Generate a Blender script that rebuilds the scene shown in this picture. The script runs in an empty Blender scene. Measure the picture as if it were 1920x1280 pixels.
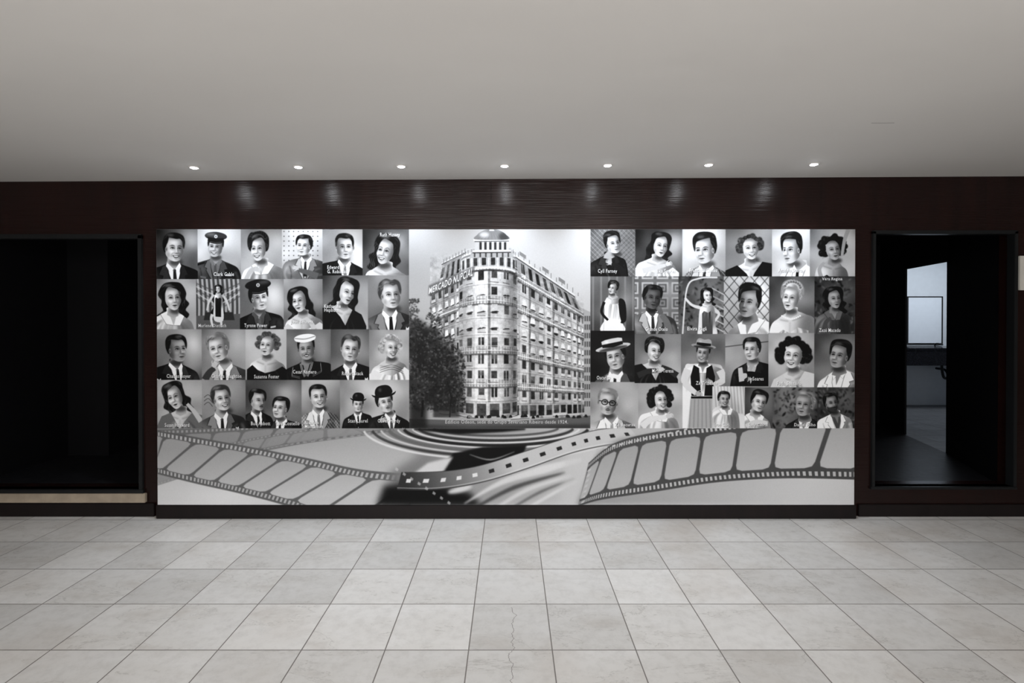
import bpy, bmesh, math
import numpy as np
from mathutils import Vector
rng = np.random.default_rng(11)
scene = bpy.context.scene
scene.view_settings.view_transform = 'Standard'
scene.view_settings.look = 'None'

# ------------------------------------------------------------------
#  PRINT PAINTER  (the mural is a flat print: paint it as flat artwork)
# ------------------------------------------------------------------
S = 2.0
MX0, MY0, MX1, MY1 = 294, 430, 1603, 947
W = int((MX1-MX0)*S); H = int((MY1-MY0)*S)
CAN = np.full((H, W), .6, np.float32)

def gblur(m, s):
    if s < .3: return m
    r = int(2.6*s+1)
    k = np.exp(-.5*(np.arange(-r, r+1)/s)**2); k /= k.sum()
    p = np.pad(m, ((r, r), (0, 0)), mode='edge'); o = np.zeros_like(m)
    for i, kk in enumerate(k): o += kk*p[i:i+m.shape[0], :]
    p = np.pad(o, ((0, 0), (r, r)), mode='edge'); o2 = np.zeros_like(m)
    for i, kk in enumerate(k): o2 += kk*p[:, i:i+m.shape[1]]
    return o2

def raster(polys, w, h):
    VS = 3
    acc = np.zeros((h*VS, w+2), np.float32)
    for P in polys:
        Q = np.roll(P, -1, axis=0)
        for (xa, ya), (xb, yb) in zip(P.tolist(), Q.tolist()):
            if ya == yb: continue
            sg = 1.
            if ya > yb: xa, ya, xb, yb = xb, yb, xa, ya; sg = -1.
            r0 = max(0, math.ceil(ya*VS-.5)); r1 = min(h*VS, math.ceil(yb*VS-.5))
            if r1 <= r0: continue
            r = np.arange(r0, r1)
            x = xa+(xb-xa)*((r+.5)/VS-ya)/(yb-ya)
            x = np.clip(x, 0, w)
            f = np.floor(x).astype(int); fr = x-f
            acc[r, f] += sg*(1-fr); acc[r, np.minimum(f+1, w+1)] += sg*fr
    m = np.abs(np.cumsum(acc, axis=1))[:, :w]
    m = np.clip(m, 0, 1).reshape(h, VS, w).mean(axis=1)
    return m

def smooth(pts, n=5, closed=True):
    P = np.array(pts, float); N = len(P); out = []
    rngi = range(N) if closed else range(N-1)
    for i in rngi:
        if closed: a, b, c, d = P[(i-1) % N], P[i], P[(i+1) % N], P[(i+2) % N]
        else: a, b, c, d = P[max(i-1, 0)], P[i], P[i+1], P[min(i+2, N-1)]
        for t in np.arange(n)/n:
            out.append(.5*((2*b)+(-a+c)*t+(2*a-5*b+4*c-d)*t*t+(-a+3*b-3*c+d)*t**3))
    if not closed: out.append(P[-1])
    return np.array(out)

def smooth_noise(h, w, cell, seed):
    r = np.random.default_rng(seed)
    gh, gw = int(h/cell)+3, int(w/cell)+3
    g = r.random((gh, gw))
    y = np.arange(h)/cell; x = np.arange(w)/cell
    yi = y.astype(int); xi = x.astype(int); fy = (y-yi)[:, None]; fx = (x-xi)[None, :]
    fy = fy*fy*(3-2*fy); fx = fx*fx*(3-2*fx)
    return (g[yi][:, xi]*(1-fy)*(1-fx)+g[yi+1][:, xi]*fy*(1-fx)+g[yi][:, xi+1]*(1-fy)*fx+g[yi+1][:, xi+1]*fy*fx)

class Cell:
    def __init__(c, x0, y0, x1, y1):
        c.x0, c.y0, c.x1, c.y1 = x0, y0, x1, y1
        i0 = int((x0-MX0)*S); i1 = int((x1-MX0)*S); j0 = int((y0-MY0)*S); j1 = int((y1-MY0)*S)
        c.a = CAN[j0:j1, i0:i1]; c.h, c.w = c.a.shape
        c.Y, c.X = np.mgrid[0:c.h, 0:c.w].astype(np.float32)
        c.X = c.X/S+x0; c.Y = c.Y/S+y0
    def polys(c, plist, tone, a=1., blur=0., within=None, ret=False):
        L = [(np.asarray(p, float)-[c.x0, c.y0])*S for p in plist]
        al = np.concatenate(L); bl = blur*S; pad = 2.7*bl+2
        bx0 = max(0, int(al[:, 0].min()-pad)); bx1 = min(c.w, int(al[:, 0].max()+pad+1))
        by0 = max(0, int(al[:, 1].min()-pad)); by1 = min(c.h, int(al[:, 1].max()+pad+1))
        if bx1 <= bx0 or by1 <= by0:
            return np.zeros((c.h, c.w), np.float32) if ret else None
        mg = int(pad) if bl > .3 else 0
        m = raster([p-[bx0-mg, by0-mg] for p in L], bx1-bx0+2*mg, by1-by0+2*mg)
        if bl > .3: m = gblur(m, bl)
        if mg: m = m[mg:-mg, mg:-mg]
        m = m.astype(np.float32)
        mm = m*a
        if within is not None: mm = mm*within[by0:by1, bx0:bx1]
        sl = c.a[by0:by1, bx0:bx1]
        if callable(tone): t = tone(c.X[by0:by1, bx0:bx1], c.Y[by0:by1, bx0:bx1])
        else: t = tone
        sl += (t-sl)*mm
        if ret:
            f = np.zeros((c.h, c.w), np.float32); f[by0:by1, bx0:bx1] = m
            return f
    def poly(c, pts, tone, sm=False, **k):
        if sm: pts = smooth(pts)
        return c.polys([pts], tone, **k)
    def ell(c, x, y, rx, ry, tone, rot=0, n=22, **k):
        t = np.arange(n)*2*math.pi/n
        px, py = rx*np.cos(t), ry*np.sin(t)
        cr, sr = math.cos(rot), math.sin(rot)
        return c.polys([np.stack([x+px*cr-py*sr, y+px*sr+py*cr], 1)], tone, **k)
    def line(c, pts, wd, tone, sm=False, **k):
        P = smooth(pts, 6, False) if sm else np.array(pts, float)
        d = np.gradient(P, axis=0); L = np.hypot(d[:, 0], d[:, 1])+1e-9
        n = np.stack([-d[:, 1]/L, d[:, 0]/L], 1)
        w = np.interp(np.linspace(0, 1, len(P)), np.linspace(0, 1, len(wd)), wd) if hasattr(wd, '__len__') else np.full(len(P), wd)
        n = n*(w[:, None]/2)
        return c.polys([np.concatenate([P+n, (P-n)[::-1]])], tone, **k)

def grad(x0, y0, t0, x1, y1, t1):
    dx, dy = x1-x0, y1-y0; q = dx*dx+dy*dy
    return lambda X, Y: t0+(t1-t0)*np.clip(((X-x0)*dx+(Y-y0)*dy)/q, 0, 1)

def text(c, s, x, y, width, size, tone, a=1., fmap=None, bold=.012, serif=False):
    cu = bpy.data.curves.new('tmp_text', 'FONT'); cu.body = s; cu.size = 1; cu.resolution_u = 2; cu.offset = bold
    if serif or fmap: cu.space_character = 1.1
    ob = bpy.data.objects.new('tmp_text', cu); scene.collection.objects.link(ob)
    dg = bpy.context.evaluated_depsgraph_get(); dg.update()
    me = bpy.data.meshes.new_from_object(ob.evaluated_get(dg))
    co = np.array([v.co[:2] for v in me.vertices]); me.calc_loop_triangles()
    tr = [list(t.vertices) for t in me.loop_triangles]
    bpy.data.objects.remove(ob); bpy.data.curves.remove(cu); bpy.data.meshes.remove(me)
    if not len(tr): return
    x0, x1 = co[:, 0].min(), co[:, 0].max()
    u = (co[:, 0]-x0)/(x1-x0); v = co[:, 1]
    if fmap: P = np.array([fmap(a_, b_) for a_, b_ in zip(u, v)])
    else: P = np.stack([x+u*width, y-v*size], 1)
    tl = []
    for t in tr:
        q = P[t]
        ar = (q[1, 0]-q[0, 0])*(q[2, 1]-q[0, 1])-(q[2, 0]-q[0, 0])*(q[1, 1]-q[0, 1])
        tl.append(q if ar > 0 else q[::-1])
    if not serif:
        c.polys(tl, tone, a=a); return
    j0 = max(0, int((y-size*1.0-c.y0)*S)); j1 = min(c.h, int((y+size*.4-c.y0)*S)); i0 = max(0, int((x-3-c.x0)*S)); i1 = min(c.w, int((x+width+3-c.x0)*S))
    m = raster([(q-[c.x0, c.y0])*S-[i0, j0] for q in tl], i1-i0, j1-j0)
    d = max(1, int(round(.06*size*S)))
    yy = (np.arange(j0, j1)+.5)/S+c.y0
    for lo, hi in ((-.01, .06), (.66, .73)):
        rows = np.where((y-yy > lo*size) & (y-yy < hi*size))[0]
        if len(rows):
            b = m[rows].copy(); o = b.copy()
            for k in range(1, d+1):
                o[:, k:] = np.maximum(o[:, k:], b[:, :-k]*.8); o[:, :-k] = np.maximum(o[:, :-k], b[:, k:]*.8)
            m[rows] = o
    sl = c.a[j0:j1, i0:i1]; sl += (tone-sl)*(m*a).astype(np.float32)

# ---------------- a printed portrait ----------------
def person(c, cx, cy, s, tilt=None, yaw=None, skin=.78, hair='short', ht=.07, body='suit', bt=.13, bx=0., by=0.,
           light=-1, smile=0, hat=None, sw=2.2, tie=.15, shirt=.9, must=0, glasses=0, hatt=.12, slope=None, fem=0, seed=0):
    rr = np.random.default_rng(int(cx*7+cy)+seed)
    if tilt is None: tilt = rr.choice([-1, 1])*rr.uniform(.04, .14)
    if yaw is None: yaw = rr.choice([-1, 1])*rr.uniform(.3, .6)
    if slope is None: slope = rr.uniform(-.16, .16)
    s = s*(1.24 if s > 13 else 1.05); cy = cy+.09*s; sw = sw*.96
    yaw = max(-1, min(1, yaw*1.35)); bx = bx-yaw*.16
    hm = rr.choice([-1, 1]); fl = rr.uniform(.95, 1.05); fw = rr.uniform(.98, 1.08)
    ct, st = math.cos(tilt), math.sin(tilt)
    R = lambda u, v: (cx+(u*ct*fw-v*st*fl)*s, cy+(u*st*fw+v*ct*fl)*s)
    RL = lambda L: [R(u, v) for u, v in L]
    hs_ = -yaw*.2
    RH = lambda L: [R(hm*u*(1+.06*abs(yaw))+hs_*(1 if v > -1.1 else .6), v) for u, v in L]
    def B(u, v):
        k = yaw*.3*math.exp(-(u/1.3)**2)*min(1, max(0, v-1.2))
        return (cx+(bx+u*(1-.16*yaw*(1 if u > 0 else -1))+k)*s, cy+(by+v+slope*u)*s)
    BL = lambda L: [B(u, v) for u, v in L]
    def E(u, v, a_, b_, tone, **k): x, y = R(u, v); c.ell(x, y, a_*s, b_*s, tone, rot=tilt, **k)
    def strands(mask, cu, cv, n, t, r0=.5, r1=1.4, a=.5):
        for i in range(n):
            r = rr.uniform(r0, r1); a0 = rr.uniform(0, 6.28); da = rr.uniform(.3, .9)
            L = [R(cu+r*math.cos(a0+da*q)*(.85+.1*math.sin(7*q+i)), cv+r*math.sin(a0+da*q)) for q in np.linspace(0, 1, 5)]
            c.line(L, [.01*s, rr.uniform(.04, .1)*s, .01*s], t if i % 3 else ht*.5, a=a*rr.uniform(.4, 1), within=mask, blur=.02*s)
    hl = min(.95, ht+.36)
    c.ell(cx-light*s*.9, cy+s*.5, s*1.3, s*1.6, .12, a=.28, blur=.6*s)
    mb = None
    if hair == 'wavy':
        j = lambda: rr.uniform(-.18, .18)
        L = [(0, -1.22), (.55, -1.18), (.88, -.85), (.94+j(), -.3), (.86+j(), .15), (1.06+j(), .55), (.96+j(), 1.0), (1.2+j(), 1.4), (.9, 1.7+j()), (.55, 1.5), (.3, 1.0),
             (-.3, 1.0), (-.55, 1.5), (-.9, 1.7+j()), (-1.2+j(), 1.4), (-.96+j(), 1.0), (-1.08+j(), .55), (-.86+j(), .15), (-.94+j(), -.3), (-.88, -.85), (-.55, -1.18)]
        mb = c.poly(RH(L), ht, sm=True, ret=True, blur=.02*s)
        for q in (-1, 1):
            for k in range(9):
                u0 = .62+.07*k+rr.uniform(-.03, .03)
                c.line([R(q*uu+hs_, vv) for uu, vv in ((u0-.1, -.6), (u0+.1, -.1), (u0-.06, .35), (u0+.16, .8), (u0-.02, 1.2), (u0+.12, 1.6))], [.01*s, .09*s, .02*s, .1*s, .02*s], hl if (k % 2) else ht*.4, sm=True, a=.65 if q == light else .3, within=mb, blur=.025*s)
        strands(mb, 0, .2, 16, hl, .8, 1.5)
    if hair in ('curly', 'bigcurly', 'blondcurl'):
        big = 1.08 if hair == 'bigcurly' else .92
        for i in range(46):
            a0 = rr.uniform(math.pi*.78, math.pi*2.22); r = rr.uniform(.72, 1.08)*big
            x, y = R(r*math.cos(a0)*.98+hs_, -.15+r*math.sin(a0)*.98)
            c.ell(x, y, .26*s*big, .25*s*big, ht*rr.uniform(.6, 1.2), blur=.03*s)
        for i in range(60):
            a0 = rr.uniform(math.pi*.75, math.pi*2.25); r = rr.uniform(.7, 1.2)*big
            x, y = R(r*math.cos(a0)*.98+hs_, -.15+r*math.sin(a0)*.98); q = rr.uniform(.06, .13)*s
            L = [(x+q*math.cos(t), y+q*math.sin(t)) for t in np.linspace(a0, a0+3.6, 6)]
            c.line(L, .05*s, hl, a=rr.uniform(.15, .5), blur=.025*s)
    if hair == 'updo':
        mb = c.poly(RH([(-.72, .15), (-.88, -.3), (-.84, -.9), (-.5, -1.34), (-.05, -1.28), (.2, -1.42), (.62, -1.26), (.86, -.85), (.84, -.25), (.7, .2), (.4, .3), (-.4, .3)]), ht, sm=True, ret=True, blur=.02*s)
        strands(mb, 0, -.5, 30, hl, .4, 1.0)
    # --- body
    o = [(-.42, .8), (-.48, 1.12), (-.8, 1.3), (-sw*.62, 1.5), (-sw*.9, 1.82), (-sw*1.04, 2.6), (-sw*1.12, 4.2), (-sw*1.15, 9), (sw*1.15, 9), (sw*1.12, 4.2), (sw*1.04, 2.6), (sw*.9, 1.82), (sw*.62, 1.5), (.8, 1.3), (.48, 1.12), (.42, .8)]
    st_ = skin if body in ('dress', 'strapless', 'polka', 'vneck') else bt
    mB = c.poly(BL(o), st_, sm=True, ret=True)
    sx, sy = B(-light*sw*.75, 3.2)
    c.ell(sx, sy, s*sw*.55, s*2.2, st_*.4, a=.75, blur=.35*s, within=mB)
    sx, sy = B(light*sw*.7, 2.3)
    c.ell(sx, sy, s*.7, s*.6, min(1, st_*1.35+.12), a=.65, blur=.25*s, within=mB)
    if body in ('suit', 'uniform', 'check', 'sailor', 'open'):
        for q in (-1, 1):
            c.line(BL([(q*sw*.7, 2.1), (q*sw*.62, 2.9), (q*sw*.66, 4.2)]), .09*s, bt*.35, a=.6, blur=.05*s, within=mB, sm=True)
            c.line(BL([(q*sw*.8, 2.2), (q*sw*.92, 2.9), (q*sw*.78, 3.8)]), .16*s, min(1, bt*1.7+.14), a=.5, blur=.09*s, within=mB, sm=True)
            for k in range(3):
                u0 = rr.uniform(.5, 1.5)
                c.line(BL([(q*u0, 2.4+k*.5), (q*(u0+.5), 2.2+k*.6)]), .09*s, min(1, bt*1.5+.1), a=.45, blur=.07*s, within=mB)
        if body == 'check':
            for k in np.arange(-3, 3, .26):
                c.line(BL([(k-1.6, 1), (k+1.6, 5)]), .06*s, .82, a=.4, within=mB)
                c.line(BL([(k+1.6, 1), (k-1.6, 5)]), .06*s, .12, a=.4, within=mB)
        if body != 'sailor':
            c.poly(BL([(-.5, 1.1), (.5, 1.1), (.42, 1.9), (.02, 3.3), (-.42, 1.9)]), shirt, within=None)
            if body != 'open':
                c.poly(BL([(-.13, 1.5), (.13, 1.5), (.1, 1.75), (.2, 3.1), (-.16, 3.1), (-.1, 1.75)]), tie)
                c.poly(BL([(-.12, 1.5), (-.02, 1.5), (-.02, 1.74), (-.09, 1.75)]), min(1, tie+.25), blur=.02*s)
            else:
                c.poly(BL([(-.32, 1.05), (.32, 1.05), (0, 2.25)]), skin*.85)
            for q in (-1, 1):
                lp = BL([(q*.5, 1.2), (q*.86, 1.42), (q*1.12, 2.0), (q*.82, 2.1), (q*.9, 2.3), (q*.1, 3.6), (q*.42, 2.0)])
                c.poly(lp, min(1, bt*(1.6 if q == light else 1.1)+.06))
                c.line(BL([(q*.86, 1.42), (q*1.12, 2.0), (q*.82, 2.1), (q*.9, 2.3), (q*.1, 3.6)]), .05*s, bt*.3, a=.8)
                c.line(BL([(q*.5, 1.2), (q*.42, 2.0), (q*.1, 3.5)]), .04*s, bt*.4, a=.7)
                c.poly(BL([(q*.1, 1.48), (q*.48, 1.0), (q*.56, 1.3), (q*.36, 1.82)]), min(1, shirt*1.08))
                c.line(BL([(q*.1, 1.48), (q*.36, 1.82), (q*.56, 1.3)]), .03*s, .3, a=.6)
            c.line(BL([(.1, 3.6), (.06, 6)]), .05*s, bt*.3)
            if body == 'suit' and rr.random() < .5:
                c.poly(BL([(light*-1.15, 2.65), (light*-1.45, 2.62), (light*-1.42, 2.4), (light*-1.28, 2.52), (light*-1.18, 2.38)]), .85)
            if body == 'uniform':
                for k in (3.7, 4.4): x, y = B(0, k); c.ell(x, y, .08*s, .08*s, .8)
                for q in (-1, 1):
                    c.poly(BL([(q*.9, 2.9), (q*1.5, 2.85), (q*1.5, 3.05), (q*.9, 3.1)]), bt*1.5+.08)
                    c.poly(BL([(q*sw*.5, 1.5), (q*sw*.86, 1.8), (q*sw*.8, 1.92), (q*sw*.46, 1.64)]), bt*.5)
                c.poly(BL([(.95, 2.52), (1.45, 2.5), (1.45, 2.65), (.95, 2.67)]), .7)
        else:
            c.poly(BL([(-.42, 1.1), (.42, 1.1), (0, 2.6)]), skin*.8)
            for q in (-1, 1):
                for k in (0, .12): c.line(BL([(q*(.5+k), 1.3), (q*(.35+k), 1.9), (q*(.02+k*.5), 2.75+k)]), .045*s, .9)
                for k in (0, .12): c.line(BL([(q*(1.3), 1.6-k), (q*(1.4), 2.4-k), (q*.6, 2.7-k)]), .04*s, .85, a=.7)
            c.poly(BL([(-.16, 2.6), (.16, 2.6), (.3, 3.6), (0, 3.2), (-.3, 3.6)]), .05)
    if body in ('blouse', 'white', 'knit'):
        for k in range(18):
            u = rr.uniform(-sw, sw)
            c.line(BL([(u*.5, 1.8), (u*.9+rr.uniform(-.2, .2), 2.6), (u+rr.uniform(-.3, .3), 4.2)]), [.02*s, .18*s, .02*s], bt*.45, a=.5, blur=.07*s, within=mB, sm=True)
        c.poly(BL([(-.4, 1.05), (.4, 1.05), (0, 2.1)]), skin*.9, sm=False)
        for q in (-1, 1):
            c.poly(BL([(q*.42, 1.08), (q*.95, 1.4), (q*.55, 2.15), (q*.02, 2.2)]), min(1, bt*1.12))
            c.line(BL([(q*.95, 1.4), (q*.55, 2.15), (q*.02, 2.2)]), .04*s, bt*.4, a=.7)
    if body in ('dress', 'strapless', 'polka', 'vneck'):
        for q in (-1, 1): c.line(BL([(q*.15, 1.84), (q*.5, 1.74), (q*.95, 1.6)]), .08*s, skin*.5, a=.55, blur=.05*s)
        c.line(BL([(0, 1.9), (0, 2.9)]), .06*s, skin*.5, a=.4, blur=.06*s)
        if body == 'vneck':
            L = [(-sw*1.2, 2.5), (-sw*.95, 1.6), (-sw*.5, 1.3), (-.35, 2.1), (0, 2.8), (.35, 2.1), (sw*.5, 1.3), (sw*.95, 1.6), (sw*1.2, 2.5), (sw*1.2, 8), (-sw*1.2, 8)]
        elif body == 'dress':
            L = [(-sw*1.15, 2.4), (-sw*.82, 1.95), (-.8, 2.4), (0, 2.65), (.8, 2.4), (sw*.82, 1.95), (sw*1.15, 2.4), (sw*1.2, 8), (-sw*1.2, 8)]
        else:
            L = [(-sw*.72, 2.8), (-.6, 2.45), (0, 2.8), (.6, 2.45), (sw*.72, 2.8), (sw*.7, 8), (-sw*.7, 8)]
        mD = c.poly(BL(L), bt, ret=True)
        for k in range(14):
            u = rr.uniform(-sw*.8, sw*.8)
            c.line(BL([(u*.4, 2.0), (u*.9, 3.0), (u, 5)]), [.02*s, .14*s, .02*s], min(1, bt*1.4+.18), a=.45, blur=.05*s, within=mD, sm=True)
            c.line(BL([(u*.4+.2, 2.0), (u*.9+.2, 3.0), (u, 5)]), [.02*s, .14*s, .02*s], bt*.4, a=.45, blur=.05*s, within=mD, sm=True)
        if body == 'polka':
            for k in range(40):
                x, y = B(rr.uniform(-sw, sw), rr.uniform(2.5, 5)); c.ell(x, y, .1*s, .1*s, .85, within=mD)
    # --- neck
    nw = .36 if fem else .47
    c.poly([R(-nw, .5), B(-nw-.02, 1.08), B(-nw-.1, 1.4), B(0, 1.6), B(nw+.1, 1.4), B(nw+.02, 1.08), R(nw, .5)], skin*.84, blur=.02*s)
    x, y = R(-light*.16, 1.06)
    c.ell(x, y, .52*s, .26*s, skin*.25, a=.8, blur=.1*s)
    if body in ('suit', 'uniform', 'check'):
        for q in (-1, 1):
            c.poly(BL([(q*.06, 1.58), (q*.46, 1.1), (q*.56, 1.34), (q*.34, 1.82)]), min(1, shirt*1.08))
    # --- ears
    if hair not in ('wavy', 'bigcurly') and not fem:
        for q in (-1, 1):
            if q*yaw > .25: continue
            ux = q*(.69-.16*abs(yaw))
            if abs(yaw) < .25: ux = q*.7
            E(ux-.02*q, .08, .11, .22, skin*.85); E(ux, .08, .05, .12, skin*.45, blur=.03*s)
    # --- face
    k = .63 if fem else .66; jw = .5 if fem else .58
    f = yaw
    fr_ = lambda q: 1 if q*f > 0 else 0
    F = []
    for q in (1, -1):
        n_ = abs(f)*fr_(q)*.10
        w_ = abs(f)*(1-fr_(q))*.05
        side = [(.42*q, -.95), ((k-n_+w_)*q, -.5), ((k-n_*1.5+w_)*q, -.04), ((k-n_*.4)*q, .24), ((jw+.02-n_+w_)*q+f*.04, .55), ((.27 if fem else .34)*q+f*.12, .88)]
        F.append(side)
    FP = [(0, -1.02)]+F[0]+[(f*.17, .99)]+F[1][::-1]
    mF = c.poly(RL(FP), skin, sm=True, ret=True)
    E(-light*.66, .15, .34, 1.05, skin*.28, a=.8, blur=.2*s, within=mF)
    E(light*.74, .35, .12, .8, skin*.5, a=.5, blur=.1*s, within=mF)
    E(0, -.8, .7, .2, skin*.32, a=.6, blur=.12*s, within=mF)
    E(light*.16+f*.1, -.42, .28, .16, min(1, skin*1.22), a=.7, blur=.12*s, within=mF)
    E(light*.3+f*.15, .26, .18, .14, min(1, skin*1.24), a=.75, blur=.08*s, within=mF)
    E(-light*.24+f*.15, .28, .13, .1, min(1, skin*1.12), a=.55, blur=.06*s, within=mF)
    E(light*.08+f*.2, .84, .11, .07, min(1, skin*1.18), a=.55, blur=.05*s, within=mF)
    E(light*.42, .52, .09, .22, skin*.55, a=.45, blur=.07*s, within=mF)
    E(-light*.4, .52, .1, .26, skin*.42, a=.45, blur=.08*s, within=mF)
    yo = yaw*.27
    for q in (-1, 1):
        far = (q*yaw > 0)
        eu = yo+q*(.27-.07*abs(yaw)*far); ew = 1-.25*abs(yaw)*far
        E(eu-.02*q, -.06, .17*ew, .1, skin*.3, a=.5, blur=.065*s, within=mF)
        E(eu-q*.15, .0, .05, .1, skin*.3, a=.4, blur=.05*s, within=mF)
        E(eu, .01, .11*ew, .036, min(1, skin*1.05), a=.65, blur=.012*s, within=mF)
        E(eu+yaw*.03, 0, .056, .05, .04, within=mF, blur=.008*s)
        E(eu+yaw*.03+light*.02, -.02, .016, .016, .9, within=mF)
        c.line(RL([(eu-.15*ew, .03), (eu-.02, -.055), (eu+.15*ew, .02)]), .045*s, .06, a=.85, within=mF, sm=True, blur=.008*s)
        arch = .05 if fem else .0
        c.line(RL([(eu-q*.15*ew, -.165), (eu+q*.03, -.2-arch), (eu+q*.22*ew, -.13)]), [.05*s, (.04 if fem else .075)*s, .02*s], min(.4, ht+.08), a=.75, within=mF, sm=True, blur=.02*s)
        c.line(RL([(eu-.12, .1), (eu, .14), (eu+.12, .1)]), .04*s, skin*.5, a=.45, blur=.03*s, within=mF, sm=True)
    ns = -light
    c.line(RL([(yo*1.1+ns*.06, -.16), (yo*1.3+ns*.075, .12), (yo*1.5+ns*.14, .34)]), [.03*s, .08*s, .13*s], skin*.35, a=.55, blur=.045*s, within=mF)
    c.line(RL([(yo*1.15, -.14), (yo*1.5, .27)]), .065*s, min(1, skin*1.28), a=.7, blur=.032*s, within=mF)
    E(yo*1.55, .38, .12, .032, skin*.2, a=.75, blur=.028*s, within=mF)
    for q in (-1, 1): c.line(RL([(yo*1.5+q*.13, .3), (yo*1.5+q*.16, .38), (yo*1.5+q*.1, .41)]), .03*s, skin*.4, a=.5, blur=.018*s, within=mF, sm=True)
    mu = yo*1.2
    if smile:
        c.poly(RL([(mu-.25, .54), (mu, .55), (mu+.25, .54), (mu+.14, .68), (mu, .72), (mu-.14, .68)]), .15, sm=True, within=mF, blur=.008*s)
        c.poly(RL([(mu-.19, .57), (mu, .58), (mu+.19, .57), (mu+.1, .64), (mu, .655), (mu-.1, .64)]), .97, sm=True, within=mF)
        for q in (-1, 1): c.line(RL([(mu+q*.17, .33), (mu+q*.31, .46), (mu+q*.33, .66)]), .05*s, skin*.42, a=.55, blur=.035*s, within=mF, sm=True)
    else:
        lt = .14 if fem else skin*.35
        c.poly(RL([(mu-.19, .61), (mu-.06, .56), (mu, .58), (mu+.06, .56), (mu+.19, .61), (mu, .635)]), lt, within=mF, blur=.012*s)
        c.poly(RL([(mu-.15, .625), (mu, .635), (mu+.15, .625), (mu+.07, .695), (mu-.07, .695)]), lt*1.7, within=mF, blur=.02*s)
        c.line(RL([(mu-.2, .61), (mu, .63), (mu+.2, .61)]), .025*s, .05, a=.7, within=mF, sm=True)
        for q in (-1, 1): c.line(RL([(mu+q*.15, .38), (mu+q*.27, .52)]), .04*s, skin*.45, a=.35, blur=.03*s, within=mF)
    E(mu, .79, .14, .03, skin*.42, a=.55, blur=.03*s, within=mF)
    if must:
        c.poly(RL([(mu-.22, .545), (mu-.05, .47), (mu+.05, .47), (mu+.22, .545), (mu, .53)]), .06, within=mF, blur=.01*s)
    if must == 2:
        c.poly(RL([(-.56, .3), (-.35, .45), (0, .42), (.35, .45), (.56, .3), (.48, .85), (0, 1.05), (-.48, .85)]), .12, sm=True, a=.75, blur=.04*s)
        c.line(RL([(mu-.16, .64), (mu+.16, .64)]), .05*s, skin*.6)
    if glasses:
        for q in (-1, 1):
            x, y = R(yo+q*.29, .02)
            t = np.linspace(0, 6.283, 18)
            c.line([(x+.23*s*math.cos(a_), y+.19*s*math.sin(a_)) for a_ in t], .06*s, .07)
        c.line(RL([(yo-.07, -.02), (yo+.07, -.02)]), .06*s, .07); c.line(RL([(yo+.5, -.05), (.7, -.05)]), .05*s, .07); c.line(RL([(yo-.5, -.05), (-.7, -.05)]), .05*s, .07)
    # --- front hair
    if hair in ('short', 'pomp', 'wave'):
        if hair == 'short':
            L = [(-.7, .0), (-.76, -.45), (-.6, -.94), (-.1, -1.15), (.45, -1.08), (.73, -.75), (.76, -.3), (.7, .0), (.62, -.2), (.58, -.52), (.4, -.76), (-.1, -.7), (-.38, -.72), (-.56, -.48), (-.62, -.16)]
        elif hair == 'pomp':
            L = [(-.7, .05), (-.78, -.5), (-.7, -1.0), (-.3, -1.3), (.3, -1.27), (.7, -1.0), (.77, -.4), (.7, .05), (.62, -.18), (.56, -.6), (.3, -.82), (-.35, -.7), (-.56, -.5), (-.62, -.14)]
        else:
            L = [(-.7, .0), (-.76, -.45), (-.64, -.93), (-.35, -1.12), (-.1, -1.06), (.2, -1.2), (.6, -1.0), (.77, -.58), (.7, .0), (.62, -.22), (.46, -.7), (.1, -.82), (-.2, -.68), (-.46, -.74), (-.6, -.24)]
        mh = c.poly([R(hm*u+hs_*(.9 if hm*u*yaw < 0 else .25), v) for u, v in L], ht, sm=True, ret=True, blur=.02*s)
        if abs(yaw) >= .3:
            q = -1 if yaw > 0 else 1
            m2 = c.poly(RL([(q*.5, -.96), (q*.82, -.7), (q*.9, -.25), (q*.82, .15), (q*.72, .34), (q*.64, .26), (q*.62, -.15), (q*.5, -.5)]), ht, sm=True, ret=True, blur=.02*s)
            ux = q*.6; E(ux, .12, .1, .2, skin*.8); E(ux+q*.01, .12, .05, .11, skin*.42, blur=.03*s)
            mh = np.maximum(mh, m2)
        E(light*.28+hs_, -.95, .3, .1, hl+.12, a=.65, blur=.09*s, within=mh)
        strands(mh, hs_, -.1, 30, hl, .65, 1.2, a=.6)
    elif hair in ('wavy', 'updo'):
        up = 1.24 if hair == 'wavy' else 1.36
        lo = .35 if hair == 'wavy' else .05
        L = [(-.76, lo), (-.86, -.4), (-.68, -1.02), (-.2, -up), (.4, -up+.02), (.77, -.92), (.86, -.3), (.76, lo+.04), (.6, .0), (.55, -.42), (.3, -.86), (-.1, -.78), (-.42, -.58), (-.56, -.1)]
        mh = c.poly([R(hm*u+hs_*(1 if hm*u*yaw < 0 else .5), v) for u, v in L], ht, sm=True, ret=True, blur=.02*s)
        E(light*.3+hs_, -1.0, .36, .12, hl+.12, a=.7, blur=.09*s, within=mh)
        strands(mh, hs_, -.1, 34, hl, .7, 1.4, a=.6)
        if hair == 'updo':
            for i in range(9):
                a0 = math.pi*(1.1+.1*i); x, y = R(.62*math.cos(a0)+hs_, -.72+.55*math.sin(a0)); q = .17*s
                c.line([(x+q*math.cos(t), y+q*math.sin(t)) for t in np.linspace(a0, a0+4.2, 8)], .06*s, hl, a=.5, blur=.02*s)
                c.ell(x, y, .07*s, .07*s, ht*.4, blur=.03*s, a=.7)
    elif hair in ('curly', 'bigcurly', 'blondcurl'):
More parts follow.
